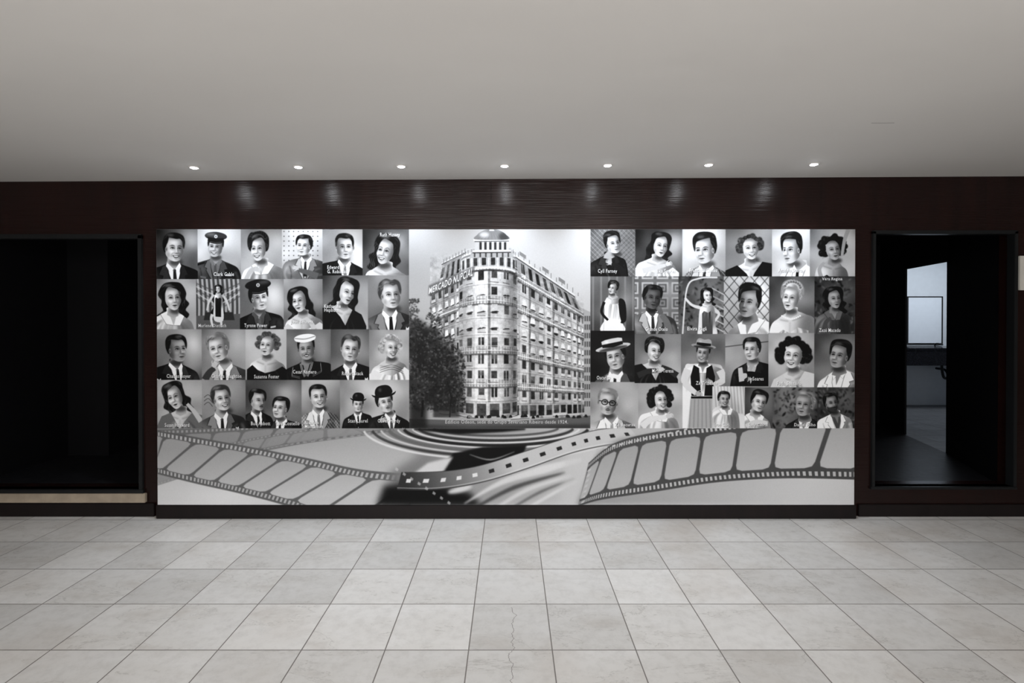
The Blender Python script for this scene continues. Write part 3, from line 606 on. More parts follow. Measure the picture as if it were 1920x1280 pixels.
# ---------------- the building photograph ----------------
c = Cell(767, 430, 1107, 803)
c.a[:] = .70+.12*np.clip((c.X-780)/300, 0, 1)-.05*(c.Y-430)/370+.05*(smooth_noise(c.h, c.w, 140, 5)-.5)
def bil(q):
    (ax, ay), (bx, by), (cx_, cy_), (dx, dy) = q
    return lambda u, v: ((1-v)*((1-u)*ax+u*bx)+v*((1-u)*dx+u*cx_), (1-v)*((1-u)*ay+u*by)+v*((1-u)*dy+u*cy_))
def facade(P, nu, nv, tone, tw, awn=(), ledge=(), n=10, wt=.17, shop=True, persp=1.0, bays=()):
    us = np.linspace(0, 1, n)
    mf = c.polys([[P(u, 0) for u in us]+[P(u, 1) for u in us[::-1]]], tone, ret=True)
    f = lambda u: u if persp == 1 else (1-(1-u)**persp) if persp > 1 else u**(1/persp)
    for bq in bays:
        a0, a1 = f(bq/nu), f((bq+1)/nu)
        c.poly([P(a0, 0), P(a1, 0), P(a1, .9), P(a0, .9)], min(.95, tone+.12))
        c.poly([P(a1, .02), P(a1+.03, .02), P(a1+.03, .9), P(a1, .9)], .18, a=.55, blur=.6)
    for j in range(nv):
        v0 = j/nv; dv = 1/nv
        c.line([P(u, v0) for u in us], 1.0, min(.95, tw+.18), a=.65)
        c.line([P(u, v0+.08*dv) for u in us], 1.0, .28, a=.45, blur=.3)
        for k in range(nu*3):
            if rng.random() < .5:
                u = f((k+.2)/(nu*3)); c.line([P(u, v0+.1*dv), P(u, v0+rng.uniform(.4, 1)*dv)], .8, rng.choice([.35, .88]), a=.35)
        if j in ledge:
            c.line([P(u, v0) for u in us], 2.4, .9); c.line([P(u, v0+.24*dv) for u in us], 3.2, .14, a=.65, blur=.7)
            for k in range(nu*4):
                u = f((k+.5)/(nu*4)); c.line([P(u, v0-.24*dv), P(u, v0)], .6, .35); c.line([P(u, v0+.05*dv), P(u, v0+.2*dv)], .8, .28)
            c.line([P(u, v0-.26*dv) for u in us], .9, .88)
        for i in range(nu):
            jx = rng.uniform(-.03, .03)
            a0, a1 = f((i+.27+jx)/nu), f((i+.71+jx)/nu); b0, b1 = v0+(.22+rng.uniform(-.03, .03))*dv, v0+.82*dv
            sh = shop and j == nv-1
            if sh: a0, a1, b0, b1 = f((i+.14)/nu), f((i+.86)/nu), v0+.2*dv, v0+.98*dv
            if sh or rng.random() < .6:
                c.poly([P(a0, b0), P(a1, b0), P(a1, b1), P(a0, b1)], wt*rng.uniform(.4, 1.7), blur=.35)
            else:
                w3 = (a1-a0)*.42
                c.poly([P(a0, b0), P(a0+w3, b0), P(a0+w3, b1), P(a0, b1)], wt*rng.uniform(.4, 1.7), blur=.3)
                c.poly([P(a1-w3, b0), P(a1, b0), P(a1, b1), P(a1-w3, b1)], wt*rng.uniform(.4, 1.7), blur=.3)
            if rng.random() < .3: c.poly([P(a0, b0), P(a1, b0), P(a1, (b0+b1)/2), P(a0, (b0+b1)/2)], .45, a=.6, blur=.3)
            if rng.random() < .3:
                c.poly([P(a0-.2*(a1-a0), b1-.14*dv), P(a1+.2*(a1-a0), b1-.14*dv), P(a1+.2*(a1-a0), b1+.06*dv), P(a0-.2*(a1-a0), b1+.06*dv)], .82)
                c.line([P(a0-.2*(a1-a0), b1+.1*dv), P(a1+.25*(a1-a0), b1+.12*dv)], 1.3, .18, a=.7, blur=.3)
            c.line([P(a0-.1*(a1-a0), b1), P(a1+.1*(a1-a0), b1)], 1.0, .88, a=.6)
            c.line([P(a0, b0), P(a1, b0)], .8, .82, a=.5)
            if j in awn and rng.random() < .8:
                e = (a1-a0)*.22
                c.poly([P(a0, b0), P(a1, b0), P(a1+e, b0+.38*dv), P(a0-e, b0+.44*dv)], rng.uniform(.85, .95))
                c.line([P(a0-e, b0+.5*dv), P(a1+e, b0+.44*dv)], 1.3, .1, blur=.3)
    return mf
c.poly([(1086, 575), (1107, 585), (1107, 785), (1086, 785)], .66)
for j in range(11):
    for i in range(3): c.poly([(1096+i*4, 592+j*16), (1098.5+i*4, 592+j*16), (1098.5+i*4, 602+j*16), (1096+i*4, 602+j*16)], .3)
facade(bil([(830, 492), (874, 470), (874, 512), (820, 538)]), 5, 1, .58, .56, shop=False)
facade(bil([(960, 474), (1076, 552), (1094, 592), (960, 514)]), 9, 1, .6, .58, shop=False)
c.line([(828, 494), (874, 471)], 2.4, .85); c.line([(828, 496), (874, 473)], 1.2, .25)
c.line([(960, 475), (1078, 554)], 2.4, .87); c.line([(960, 478), (1078, 557)], 1.4, .22)
facade(bil([(806, 548), (872, 514), (872, 778), (812, 772)]), 6, 9, .55, .5, awn=(1, 2, 3), ledge=(0, 2, 5, 7), persp=1.15, bays=(1, 4))
facade(bil([(958, 512), (1094, 592), (1096, 774), (958, 784)]), 11, 9, .68, .6, awn=(1, 2, 3, 4), ledge=(0, 2, 5, 7), persp=1.4, bays=(1, 4, 8))
def curved(x0, x1, yt0, yt1, yb, bul):
    def P(u, v):
        x = x0+(x1-x0)*(.5-.5*math.cos(math.pi*(.08+.84*u)))
        k = math.sin(math.pi*u)
        top = yt0+(yt1-yt0)*u-bul*k; bot = yb+6*k
        return (x, top+(bot-top)*v)
    return P
mt = facade(curved(858, 972, 514, 512, 776, 14), 6, 9, .84, .76, awn=(1, 2, 3), ledge=(0, 2, 5, 7), n=24, wt=.19, bays=(2,))
for q_, w_, a_ in ((864, 10, .45), (876, 12, .25), (952, 14, .3), (964, 13, .6)): c.line([(q_, 500), (q_, 790)], w_, .14, a=a_, blur=5, within=mt)
Pa = curved(864, 968, 482, 480, 500, 10)
def Pb(u, v):
    a = Pa(u, 0); return (a[0], a[1]+v*30)
us = np.linspace(0, 1, 24)
c.polys([[Pb(u, 0) for u in us]+[Pb(u, 1) for u in us[::-1]]], .72)
for i in range(8):
    u = (i+.5)/8; c.poly([Pb(u-.03, .3), Pb(u+.03, .3), Pb(u+.03, .85), Pb(u-.03, .85)], .18, blur=.3)
    c.line([Pb(u-.06, .2), Pb(u-.06, .95)], 1.4, .88)
c.line([Pb(u, 1.0) for u in us], 3.4, .9); c.line([Pb(u, 1.16) for u in us], 3, .15, a=.75, blur=.5)
c.line([Pb(u, 0) for u in us], 2.6, .86); c.line([Pb(u, .14) for u in us], 1.8, .2, a=.7, blur=.4)
for i in range(17): u = i/16; c.line([Pb(u, -.25), Pb(u, 0)], 1.0, .45)
c.line([Pb(u, -.27) for u in us], 1.2, .82)
c.poly([(886, 466), (958, 465), (964, 482), (880, 484)], .66)
for i in range(7): x = 890+i*10.5; c.line([(x, 474), (x, 482)], 3, .25)
c.poly([(892, 450), (952, 449), (954, 470), (890, 471)], .78)
for i in range(6): x = 899+i*9.2; c.poly([(x, 454), (x+4.2, 454), (x+4.2, 468), (x, 468)], .14, blur=.4); c.line([(x+6.6, 451), (x+6.6, 470)], 1.8, .9)
c.line([(888, 450), (956, 449)], 2.6, .9); c.line([(886, 471), (958, 470)], 2.6, .9); c.line([(886, 474), (958, 473)], 1.6, .15, blur=.3); c.line([(890, 453), (954, 452)], 1.2, .15, blur=.3)
dome = c.poly([(892, 449), (895, 440), (903, 434), (914, 430), (930, 430), (941, 434), (949, 440), (952, 449)], .5, sm=True, ret=True)
for i in range(9): c.line([(922, 426), (895+i*6.8, 449)], .6, .3, within=dome, a=.45)
c.ell(908, 440, 9, 5, .88, blur=2, a=.8, within=dome); c.ell(945, 444, 10, 9, .14, blur=2.6, a=.75, within=dome); c.poly([(917, 433), (927, 433), (926, 430), (918, 430)], .78)
for i in range(13):
    t = i/12; x = 962+t*122; y = 472+t*80; hh = rng.uniform(4, 9)
    c.line([(x, y-hh+t*2), (x, y+3)], 1.1, .42)
for t0 in (.1, .45, .7):
    x = 962+t0*122; y = 470+t0*80
    c.poly([(x, y-8), (x+12, y), (x+12, y+8), (x, y)], .5, blur=.3); c.line([(x, y-8), (x+12, y)], 1.4, .82)
for i in range(8):
    t = i/7; x = 832+t*40; y = 492-t*20
    c.line([(x, y-6), (x, y+3)], 1.0, .42)
mk = np.clip((c.Y-470-np.maximum(0, (c.X-960))*.62)/20, 0, 1)*(c.X > 806)*(c.X < 1095)*(c.Y < 776)
c.a[:] += mk*(.13*(smooth_noise(c.h, c.w, 9, 21)-.5)+.14*(smooth_noise(c.h, c.w, 40, 22)-.5)+.09*(smooth_noise(c.h, c.w, 3, 23)-.5))
# trees
r = np.random.default_rng(3)
for (x, y, a_, b_) in ((780, 640, 26, 42), (806, 660, 30, 48), (832, 690, 26, 44), (852, 730, 14, 34), (790, 720, 30, 50), (830, 745, 28, 26)):
    c.ell(x, y, a_, b_, .09, blur=4, a=.85)
for k in range(1500):
    x = r.uniform(760, 872); lim = 600+12*math.sin(x*.13)+10*math.sin(x*.31)+max(0, (x-826))*2.0
    y = r.uniform(lim-6, 768)
    c.ell(x, y, r.uniform(1.2, 4), r.uniform(.8, 2.2), r.choice([.04, .07, .1, .16, .26, .4]), rot=r.uniform(0, 3), n=7, a=.6, blur=.45)
for k in range(140):
    c.ell(r.uniform(764, 786), r.uniform(560, 620), r.uniform(1.5, 3), r.uniform(1, 2), r.uniform(.08, .3), rot=r.uniform(0, 3), n=7, a=.6, blur=.5)
c.line([(843, 782), (846, 745), (838, 715)], [3, 2.5, 1.5], .06); c.line([(790, 788), (793, 750)], 4, .05)
c.poly([(812, 766), (860, 762), (862, 782), (812, 784)], .14, blur=2, a=.8)
c.poly([(767, 781), (860, 784), (960, 787), (1107, 776), (1107, 803), (767, 803)], .36)
c.poly([(767, 781), (860, 784), (960, 787), (1107, 776), (1107, 779), (960, 790), (860, 788), (767, 785)], .66)
for k in range(34):
    x = r.uniform(870, 1104); y = 781+r.uniform(-1, 2)
    c.poly([(x, y), (x+1.2, y-3), (x+4, y-3.4), (x+6, y), (x+6, y+2), (x, y+2)], r.choice([.06, .1, .5]))
c.poly([(767, 796), (880, 800), (1107, 796), (1107, 803), (767, 803)], .15, blur=3)
c.poly([(767, 755), (800, 765), (800, 803), (767, 803)], .06, blur=4, a=.85)
c.a[:] = gblur(c.a, .75)
def sgn(u, v):
    x = 804+u*82; yb = 551-u*35; h = 17+4*u
    return (x+v*2, yb-v*h)
c.poly([(803, 555), (889, 518), (891, 498), (804, 535)], .3, a=.7, blur=1.2)
text(c, "MERCADO NUPCIAL", 0, 0, 0, 0, .95, fmap=sgn, bold=.012)
text(c, "Edifício Odeon, sede do Grupo Severiano Ribeiro desde 1924.", 835, 794, 230, 9.5, .86, bold=.002, serif=True)

# ---------------- film strip banner ----------------
c = Cell(294, 803, 1603, 947)
c.a[:] = .72+.13*(c.Y-803)/144+.03*np.sin(c.X*.006)
c.a[:] -= .22*np.exp(-((c.X-330)/260)**2-((c.Y-806)/40)**2)
c.a[:] += .06*np.exp(-((c.X-430)/100)**2-((c.Y-930)/30)**2)
def interp(pts): 
    P = smooth(pts, 12, False); t = np.linspace(0, 1, len(P))
    return lambda u: (np.interp(u, t, P[:, 0]), np.interp(u, t, P[:, 1]))
def strip(top, bot, n, tone, frame, a=1., slant=0., spr=5, spt=.75, m=.17, hw=.08):
    T, Bt = interp(top), interp(bot)
    def P(u, w):
        uu = u+slant*(w-.5)
        x0, y0 = T(uu); x1, y1 = Bt(uu); return (x0+(x1-x0)*w, y0+(y1-y0)*w)
    us = np.linspace(0, 1, 50)
    c.polys([[T(u) for u in us]+[Bt(u) for u in us[::-1]]], tone, a=a, blur=.5)
    for i in range(-1, n+1):
        a0, a1 = (i+.05)/n, (i+.95)/n; q = (a1-a0)
        L = []
        for (uu, ww) in ((a0+q*.2, m), (a1-q*.2, m), (a1-q*.04, m+.03), (a1, m+.1), (a1, 1-m-.1), (a1-q*.04, 1-m-.03), (a1-q*.2, 1-m), (a0+q*.2, 1-m), (a0+q*.04, 1-m-.03), (a0, 1-m-.1), (a0, m+.1), (a0+q*.04, m+.03)): L.append(P(uu, ww))
        c.poly(L, frame, a=a, blur=.5)
    T0 = lambda uu, w: ((T(uu)[0]*(1-w)+Bt(uu)[0]*w), (T(uu)[1]*(1-w)+Bt(uu)[1]*w))
    for k in range(n*spr+1):
        u = (k+.3)/(n*spr)
        for side, w0 in ((0, .04), (1, 1-.04-hw)):
            d = .5/(n*spr)
            if u+d > 1: continue
            c.poly([T0(u, w0), T0(u+d, w0), T0(u+d, w0+hw), T0(u, w0+hw)], spt, a=a)
strip([(290, 806), (380, 803), (480, 798), (600, 788), (720, 778)], [(290, 862), (380, 860), (470, 850), (580, 830), (740, 808)], 7, .4, .6, a=.8, slant=-.05, spr=7, spt=.66)
strip([(290, 874), (370, 848), (450, 826), (540, 810), (640, 796)], [(290, 912), (370, 886), (450, 856), (540, 836), (700, 815)], 8, .46, .64, a=.6, slant=-.05, spr=6, spt=.7)
strip([(290, 806), (380, 822), (480, 840), (580, 860), (680, 881), (790, 890)], [(290, 888), (370, 908), (450, 926), (540, 950), (640, 985), (760, 1010)], 9, .37,
      lambda X, Y: .66+.18*np.clip((Y-840)/90, 0, 1), a=.93, slant=-.16, spr=7, spt=.76, m=.135)
c.poly([(700, 803), (1180, 803), (1130, 860), (1070, 947), (760, 947), (725, 890), (790, 850)], grad(700, 803, .42, 1100, 947, .82), blur=8)
for k, (rx, ry, wd, t) in enumerate(((250, 60, 5, .92), (234, 54, 6, .22), (218, 49, 4, .86), (203, 44, 8, .4), (186, 38, 4, .93), (174, 34, 7, .08), (158, 29, 4, .9), (146, 25, 6, .15), (132, 20, 3, .8), (118, 16, 5, .3))):
    c.line([(930+rx*math.cos(a_), 801+ry*math.sin(a_)) for a_ in np.linspace(.12, 3.02, 44)], wd*.8, t, blur=.7, a=.88)
c.poly([(776, 806), (860, 814), (940, 810), (985, 806), (985, 803), (776, 803)], .05, blur=1.5)
c.poly([(850, 850), (905, 838), (988, 834), (978, 858), (938, 880), (872, 893), (830, 902), (785, 898), (822, 878)], .04, blur=1.6)
c.poly([(775, 888), (802, 868), (850, 856), (832, 884), (802, 898)], .86, blur=2)
c.line([(880, 852), (920, 862), (965, 847)], [1, 3, 1], .6, sm=True, blur=1)
c.poly([(720, 910), (810, 905), (880, 924), (905, 950), (705, 950)], .05, blur=6)
for k, (pts, wd, t) in enumerate((([(870, 945), (940, 905), (1020, 880), (1090, 862)], [2, 10, 16, 6], .92), ([(895, 950), (965, 914), (1060, 886)], [5, 8, 3], .22), ([(935, 950), (990, 918), (1070, 892)], [6, 8, 4], .9),
                                  ([(965, 950), (1015, 922), (1078, 897)], [4, 5, 2], .35), ([(995, 950), (1040, 924), (1084, 902)], [6, 6, 3], .92))):
    c.line(pts, wd, t, sm=True, blur=1.8, a=.8)
c.ell(862, 918, 24, 6, .88, rot=-.25, blur=2.5)
c.poly([(1060, 850), (1150, 830), (1120, 880), (1080, 947), (1050, 947)], .82, blur=6, a=.7)
rib_t = [(752, 886), (830, 884), (900, 873), (980, 848), (1060, 822), (1120, 806), (1180, 800)]
rib_b = [(744, 918), (820, 918), (905, 904), (990, 878), (1070, 850), (1130, 836), (1200, 826)]
T, Bt = interp(rib_t), interp(rib_b)
us = np.linspace(0, 1, 50)
c.polys([[T(u) for u in us]+[Bt(u) for u in us[::-1]]], grad(760, 900, .2, 960, 850, .8), blur=.4)
c.line([T(u) for u in us], 1.2, .25, blur=.4); c.line([Bt(u) for u in us], 1.4, .2, blur=.4); c.line([(Bt(u)[0], Bt(u)[1]-3) for u in us], 1.2, .97, a=.6, blur=.4)
for k in range(15):
    u = .04+k/15.5; x, y = T(u); x1, y1 = Bt(u); x2, y2 = T(u+.02); x3, y3 = Bt(u+.02)
    q = lambda xa, ya, xb, yb, w: (xa+(xb-xa)*w, ya+(yb-ya)*w)
    c.poly([q(x, y, x1, y1, .38), q(x2, y2, x3, y3, .38), q(x2, y2, x3, y3, .6), q(x, y, x1, y1, .6)], .92 if k < 5 else .15, blur=.3)
for k in range(9): c.poly([(742+k*14, 876+k*9), (747+k*14, 880+k*9), (745+k*14, 884+k*9), (740+k*14, 881+k*9)], .8, a=.7, blur=.4)
c.poly([(1120, 850), (1160, 822), (1300, 803), (1603, 803), (1603, 947), (1080, 947)], grad(1150, 803, .6, 1500, 947, .86), blur=4)
strip([(1104, 868), (1150, 832), (1220, 812), (1330, 798), (1460, 782), (1620, 768)], [(1084, 950), (1130, 937), (1230, 922), (1350, 904), (1480, 897), (1620, 900)], 9, .3,
      lambda X, Y: .6+.1*np.clip((X-1130)/450, 0, 1)+.12*np.clip((Y-800)/100, 0, 1), slant=-.06, spr=8, spt=.78, m=.16, hw=.07)
for k in range(13): c.poly([(1118+k*15, 842-k*3.4), (1124+k*15, 840-k*3.4), (1124+k*15, 843.5-k*3.4), (1118+k*15, 845.5-k*3.4)], .78)
for k in range(7): c.poly([(1104-k*2, 880+k*10), (1109-k*2, 878+k*10), (1107-k*2, 883+k*10), (1101-k*2, 885+k*10)], .78)
c.a[:] = gblur(c.a, .7)

CAN[:] += .03*(rng.random(CAN.shape)-.5)+.012*(smooth_noise(H, W, 3, 9)-.5)
np.clip(CAN, .03, .97, out=CAN)
rgba = np.ones((H, W, 4), np.float32)
flip = CAN[::-1]
rgba[..., 0] = flip*.985; rgba[..., 1] = flip*.99; rgba[..., 2] = flip*1.0
img = bpy.data.images.new("mural_artwork", W, H)
img.pixels.foreach_set(rgba.ravel()); img.update(); img.pack()

# ------------------------------------------------------------------
#  MATERIAL HELPERS
# ------------------------------------------------------------------
def newmat(name):
    m = bpy.data.materials.new(name); m.use_nodes = True
    nt = m.node_tree; b = nt.nodes['Principled BSDF']
    return m, nt, b
def simple(name, col, rough=.5, noise=.08, scale=12, metal=0, emis=None, es=0, spec=.5):
    m, nt, b = newmat(name)
    tc = nt.nodes.new('ShaderNodeTexCoord'); n = nt.nodes.new('ShaderNodeTexNoise'); n.inputs['Scale'].default_value = scale; n.inputs['Detail'].default_value = 5
    nt.links.new(tc.outputs['Object'], n.inputs['Vector'])
    r = nt.nodes.new('ShaderNodeValToRGB'); nt.links.new(n.outputs['Fac'], r.inputs['Fac'])
    r.color_ramp.elements[0].position = .3; r.color_ramp.elements[1].position = .7
    r.color_ramp.elements[0].color = (*[x*(1-noise) for x in col], 1); r.color_ramp.elements[1].color = (*[min(1, x*(1+noise)) for x in col], 1)
    nt.links.new(r.outputs['Color'], b.inputs['Base Color'])
    b.inputs['Roughness'].default_value = rough; b.inputs['Metallic'].default_value = metal; b.inputs['Specular IOR Level'].default_value = spec
    if emis: b.inputs['Emission Color'].default_value = (*emis, 1); b.inputs['Emission Strength'].default_value = es
    return m
def N(nt, t, **k):
    n = nt.nodes.new(t)
    for a, v in k.items(): setattr(n, a, v)
    return n
def M(nt, op, a, b=None, c_=None):
    n = nt.nodes.new('ShaderNodeMath'); n.operation = op
    for i, v in enumerate((a, b, c_)):
        if v is None: continue
        if isinstance(v, (int, float)): n.inputs[i].default_value = v
        else: nt.links.new(v, n.inputs[i])
    return n.outputs[0]
def mixc(nt, f, a, b):
    n = nt.nodes.new('ShaderNodeMix'); n.data_type = 'RGBA'
    for i, v in ((0, f), (6, a), (7, b)):
        if isinstance(v, (int, float)): n.inputs[i].default_value = v
        elif isinstance(v, tuple): n.inputs[i].default_value = (*v, 1)
        else: nt.links.new(v, n.inputs[i])
    return n.outputs[2]

TILE = .3955
def tiles_mat(name, x0, y0, t, cols, grout, rough, crack=False, gw=.0022, spec=.5, stain=0.):
    m, nt, b = newmat(name)
    g = N(nt, 'ShaderNodeNewGeometry'); sp = N(nt, 'ShaderNodeSeparateXYZ'); nt.links.new(g.outputs['Position'], sp.inputs[0])
    gx = M(nt, 'DIVIDE', M(nt, 'SUBTRACT', sp.outputs[0], x0), t); gy = M(nt, 'DIVIDE', M(nt, 'SUBTRACT', sp.outputs[1], y0), t)
    d = lambda q: M(nt, 'MULTIPLY', M(nt, 'PINGPONG', q, .5), t)
    dist = M(nt, 'MINIMUM', d(gx), d(gy))
    line = M(nt, 'LESS_THAN', dist, gw)
    cb = N(nt, 'ShaderNodeCombineXYZ'); nt.links.new(M(nt, 'FLOOR', gx), cb.inputs[0]); nt.links.new(M(nt, 'FLOOR', gy), cb.inputs[1])
    wn = N(nt, 'ShaderNodeTexWhiteNoise', noise_dimensions='3D'); nt.links.new(cb.outputs[0], wn.inputs['Vector'])
    off = N(nt, 'ShaderNodeVectorMath', operation='SCALE'); nt.links.new(wn.outputs['Color'], off.inputs[0]); off.inputs['Scale'].default_value = 37
    add = N(nt, 'ShaderNodeVectorMath', operation='ADD'); nt.links.new(off.outputs[0], add.inputs[0]); nt.links.new(g.outputs['Position'], add.inputs[1])
    mp = N(nt, 'ShaderNodeMapping'); nt.links.new(add.outputs[0], mp.inputs[0]); mp.inputs['Scale'].default_value = (1.0, 2.6, 1); mp.inputs['Rotation'].default_value = (0, 0, .5)
    n1 = N(nt, 'ShaderNodeTexNoise'); n1.inputs['Scale'].default_value = 1.8; n1.inputs['Detail'].default_value = 9; n1.inputs['Roughness'].default_value = .6; n1.inputs['Distortion'].default_value = .4; nt.links.new(mp.outputs[0], n1.inputs['Vector'])
    n2 = N(nt, 'ShaderNodeTexNoise'); n2.inputs['Scale'].default_value = 18; n2.inputs['Detail'].default_value = 8; n2.inputs['Roughness'].default_value = .7; nt.links.new(add.outputs[0], n2.inputs['Vector'])
    r1 = N(nt, 'ShaderNodeValToRGB'); nt.links.new(n1.outputs['Fac'], r1.inputs[0])
    e = r1.color_ramp.elements; e[0].position = .2; e[0].color = (*cols[0], 1); e[1].position = .8; e[1].color = (*cols[2], 1)
    q = e.new(.42); q.color = (*cols[1], 1)
    base = mixc(nt, M(nt, 'MULTIPLY', M(nt, 'SUBTRACT', n2.outputs['Fac'], .45), 1.0), r1.outputs[0], tuple(x*.66 for x in cols[0]))
    vn = M(nt, 'ABSOLUTE', M(nt, 'SUBTRACT', n1.outputs['Fac'], .43))
    vein = M(nt, 'MULTIPLY', M(nt, 'LESS_THAN', vn, .0045), .3)
    base = mixc(nt, vein, base, tuple(x*.55 for x in cols[0]))
    if stain:
        n3 = N(nt, 'ShaderNodeTexNoise'); n3.inputs['Scale'].default_value = 1.1; n3.inputs['Detail'].default_value = 6; nt.links.new(g.outputs['Position'], n3.inputs['Vector'])
        sm_ = N(nt, 'ShaderNodeMapRange'); nt.links.new(n3.outputs['Fac'], sm_.inputs[0]); sm_.inputs[1].default_value = .52; sm_.inputs[2].default_value = .75
        base = mixc(nt, M(nt, 'MULTIPLY', sm_.outputs[0], stain), base, tuple(x*f for x, f in zip(cols[0], (.86, .76, .66))))
    tone = M(nt, 'ADD', .84, M(nt, 'MULTIPLY', wn.outputs['Value'], .2))
    hs = N(nt, 'ShaderNodeVectorMath', operation='SCALE'); nt.links.new(base, hs.inputs[0]); nt.links.new(tone, hs.inputs['Scale'])
    col = mixc(nt, line, hs.outputs[0], grout)
    if crack:
        nz = N(nt, 'ShaderNodeTexNoise', noise_dimensions='1D'); nz.inputs['Scale'].default_value = 9; nz.inputs['Detail'].default_value = 6; nt.links.new(sp.outputs[1], nz.inputs['W'])
        cx = M(nt, 'SUBTRACT', sp.outputs[0], M(nt, 'ADD', -.04, M(nt, 'MULTIPLY', nz.outputs['Fac'], .1)))
        ck = M(nt, 'LESS_THAN', M(nt, 'ABSOLUTE', cx), .0015)
        ck = M(nt, 'MULTIPLY', ck, M(nt, 'LESS_THAN', sp.outputs[1], -1.3)); ck = M(nt, 'MULTIPLY', ck, M(nt, 'GREATER_THAN', sp.outputs[1], -2.2))
        col = mixc(nt, M(nt, 'MULTIPLY', ck, .8), col, (.12, .1, .09))
    nt.links.new(col, b.inputs['Base Color']); b.inputs['Specular IOR Level'].default_value = spec
    nt.links.new(M(nt, 'ADD', rough, M(nt, 'MULTIPLY', n2.outputs['Fac'], .18)), b.inputs['Roughness'])
    bp = N(nt, 'ShaderNodeBump'); bp.inputs['Strength'].default_value = .35; bp.inputs['Distance'].default_value = .002
    nt.links.new(M(nt, 'SUBTRACT', 1, line), bp.inputs['Height']); nt.links.new(bp.outputs[0], b.inputs['Normal'])
    return m
m_floor = tiles_mat('marble_tiles', .198, -.477, TILE, [(.50, .455, .41), (.66, .635, .60), (.74, .72, .695)], (.18, .16, .145), .26, crack=True, gw=.0028, stain=.4)
m_dtile = tiles_mat('dark_floor_tiles', 2.85, .1, .42, [(.010, .010, .012), (.014, .014, .016), (.020, .020, .022)], (.003, .003, .003), .25, gw=.006, spec=.25)
m_btile = tiles_mat('washroom_floor_tiles', 5, 1, .3, [(.1, .105, .115), (.13, .135, .145), (.16, .165, .175)], (.04, .04, .045), .3, gw=.005)

def wood(name, c0, c1, rough=.22, seams=True, spec=.5, streak=True):
    m, nt, b = newmat(name)
    g = N(nt, 'ShaderNodeNewGeometry')
    mp = N(nt, 'ShaderNodeMapping'); nt.links.new(g.outputs['Position'], mp.inputs[0]); mp.inputs['Scale'].default_value = (5, 5, .6)
    n = N(nt, 'ShaderNodeTexNoise'); n.inputs['Scale'].default_value = 2.2; n.inputs['Detail'].default_value = 6; n.inputs['Distortion'].default_value = .4; nt.links.new(mp.outputs[0], n.inputs['Vector'])
    r = N(nt, 'ShaderNodeValToRGB'); nt.links.new(n.outputs['Fac'], r.inputs[0]); e = r.color_ramp.elements
    e[0].position = .3; e[0].color = (*c0, 1); e[1].position = .75; e[1].color = (*c1, 1)
    col = r.outputs[0]
    if seams:
        sp = N(nt, 'ShaderNodeSeparateXYZ'); nt.links.new(g.outputs['Position'], sp.inputs[0])
        dd = M(nt, 'MULTIPLY', M(nt, 'PINGPONG', M(nt, 'DIVIDE', M(nt, 'SUBTRACT', sp.outputs[0], -2.752), 1.3), .5), 1.3)
        col = mixc(nt, M(nt, 'LESS_THAN', dd, .003), col, (.002, .001, .001))
    nt.links.new(col, b.inputs['Base Color']); b.inputs['Specular IOR Level'].default_value = spec
    nt.links.new(M(nt, 'ADD', rough, M(nt, 'MULTIPLY', n.outputs['Fac'], .06)), b.inputs['Roughness'])
    if streak:   # fine cross brushing of the polish: pulls highlights out vertically
        mp2 = N(nt, 'ShaderNodeMapping'); nt.links.new(g.outputs['Position'], mp2.inputs[0]); mp2.inputs['Scale'].default_value = (2, 2, 160)
        n2 = N(nt, 'ShaderNodeTexNoise'); n2.inputs['Scale'].default_value = 1.; n2.inputs['Detail'].default_value = 2; nt.links.new(mp2.outputs[0], n2.inputs['Vector'])
        bp = N(nt, 'ShaderNodeBump'); bp.inputs['Strength'].default_value = .5; bp.inputs['Distance'].default_value = .0025
        nt.links.new(n2.outputs['Fac'], bp.inputs['Height']); nt.links.new(bp.outputs[0], b.inputs['Normal'])
    return m
m_wood = wood('dark_red_wood', (.008, .0030, .0026), (.016, .0052, .0042), rough=.2, spec=.3)
m_base = wood('dark_base_wood', (.006, .004, .004), (.010, .006, .006), rough=.4, seams=False, spec=.25, streak=False)
m_black = simple('black_paint', (.004, .004, .005), .6, spec=.15)
m_frame = simple('dark_metal_frame', (.010, .011, .012), .35, metal=.1, spec=.3)
m_sill = simple('cream_stone_sill', (.36, .30, .23), .45, noise=.15)
m_edge = simple('mural_board_edge', (.5, .5, .5), .5)
m_white = simple('washroom_white_wall', (.62, .66, .71), .5, noise=.03)
m_granite = simple('black_granite', (.008, .008, .01), .15, noise=.6, scale=80, spec=.3)
m_trimw = simple('white_lamp_trim', (.75, .74, .72), .35, noise=.03)
m_lamp = simple('lamp_lens', (1, 1, 1), .3, noise=.01, emis=(.93, .96, 1), es=150)
m_notice = simple('cream_notice_board', (.62, .6, .55), .5, noise=.05)

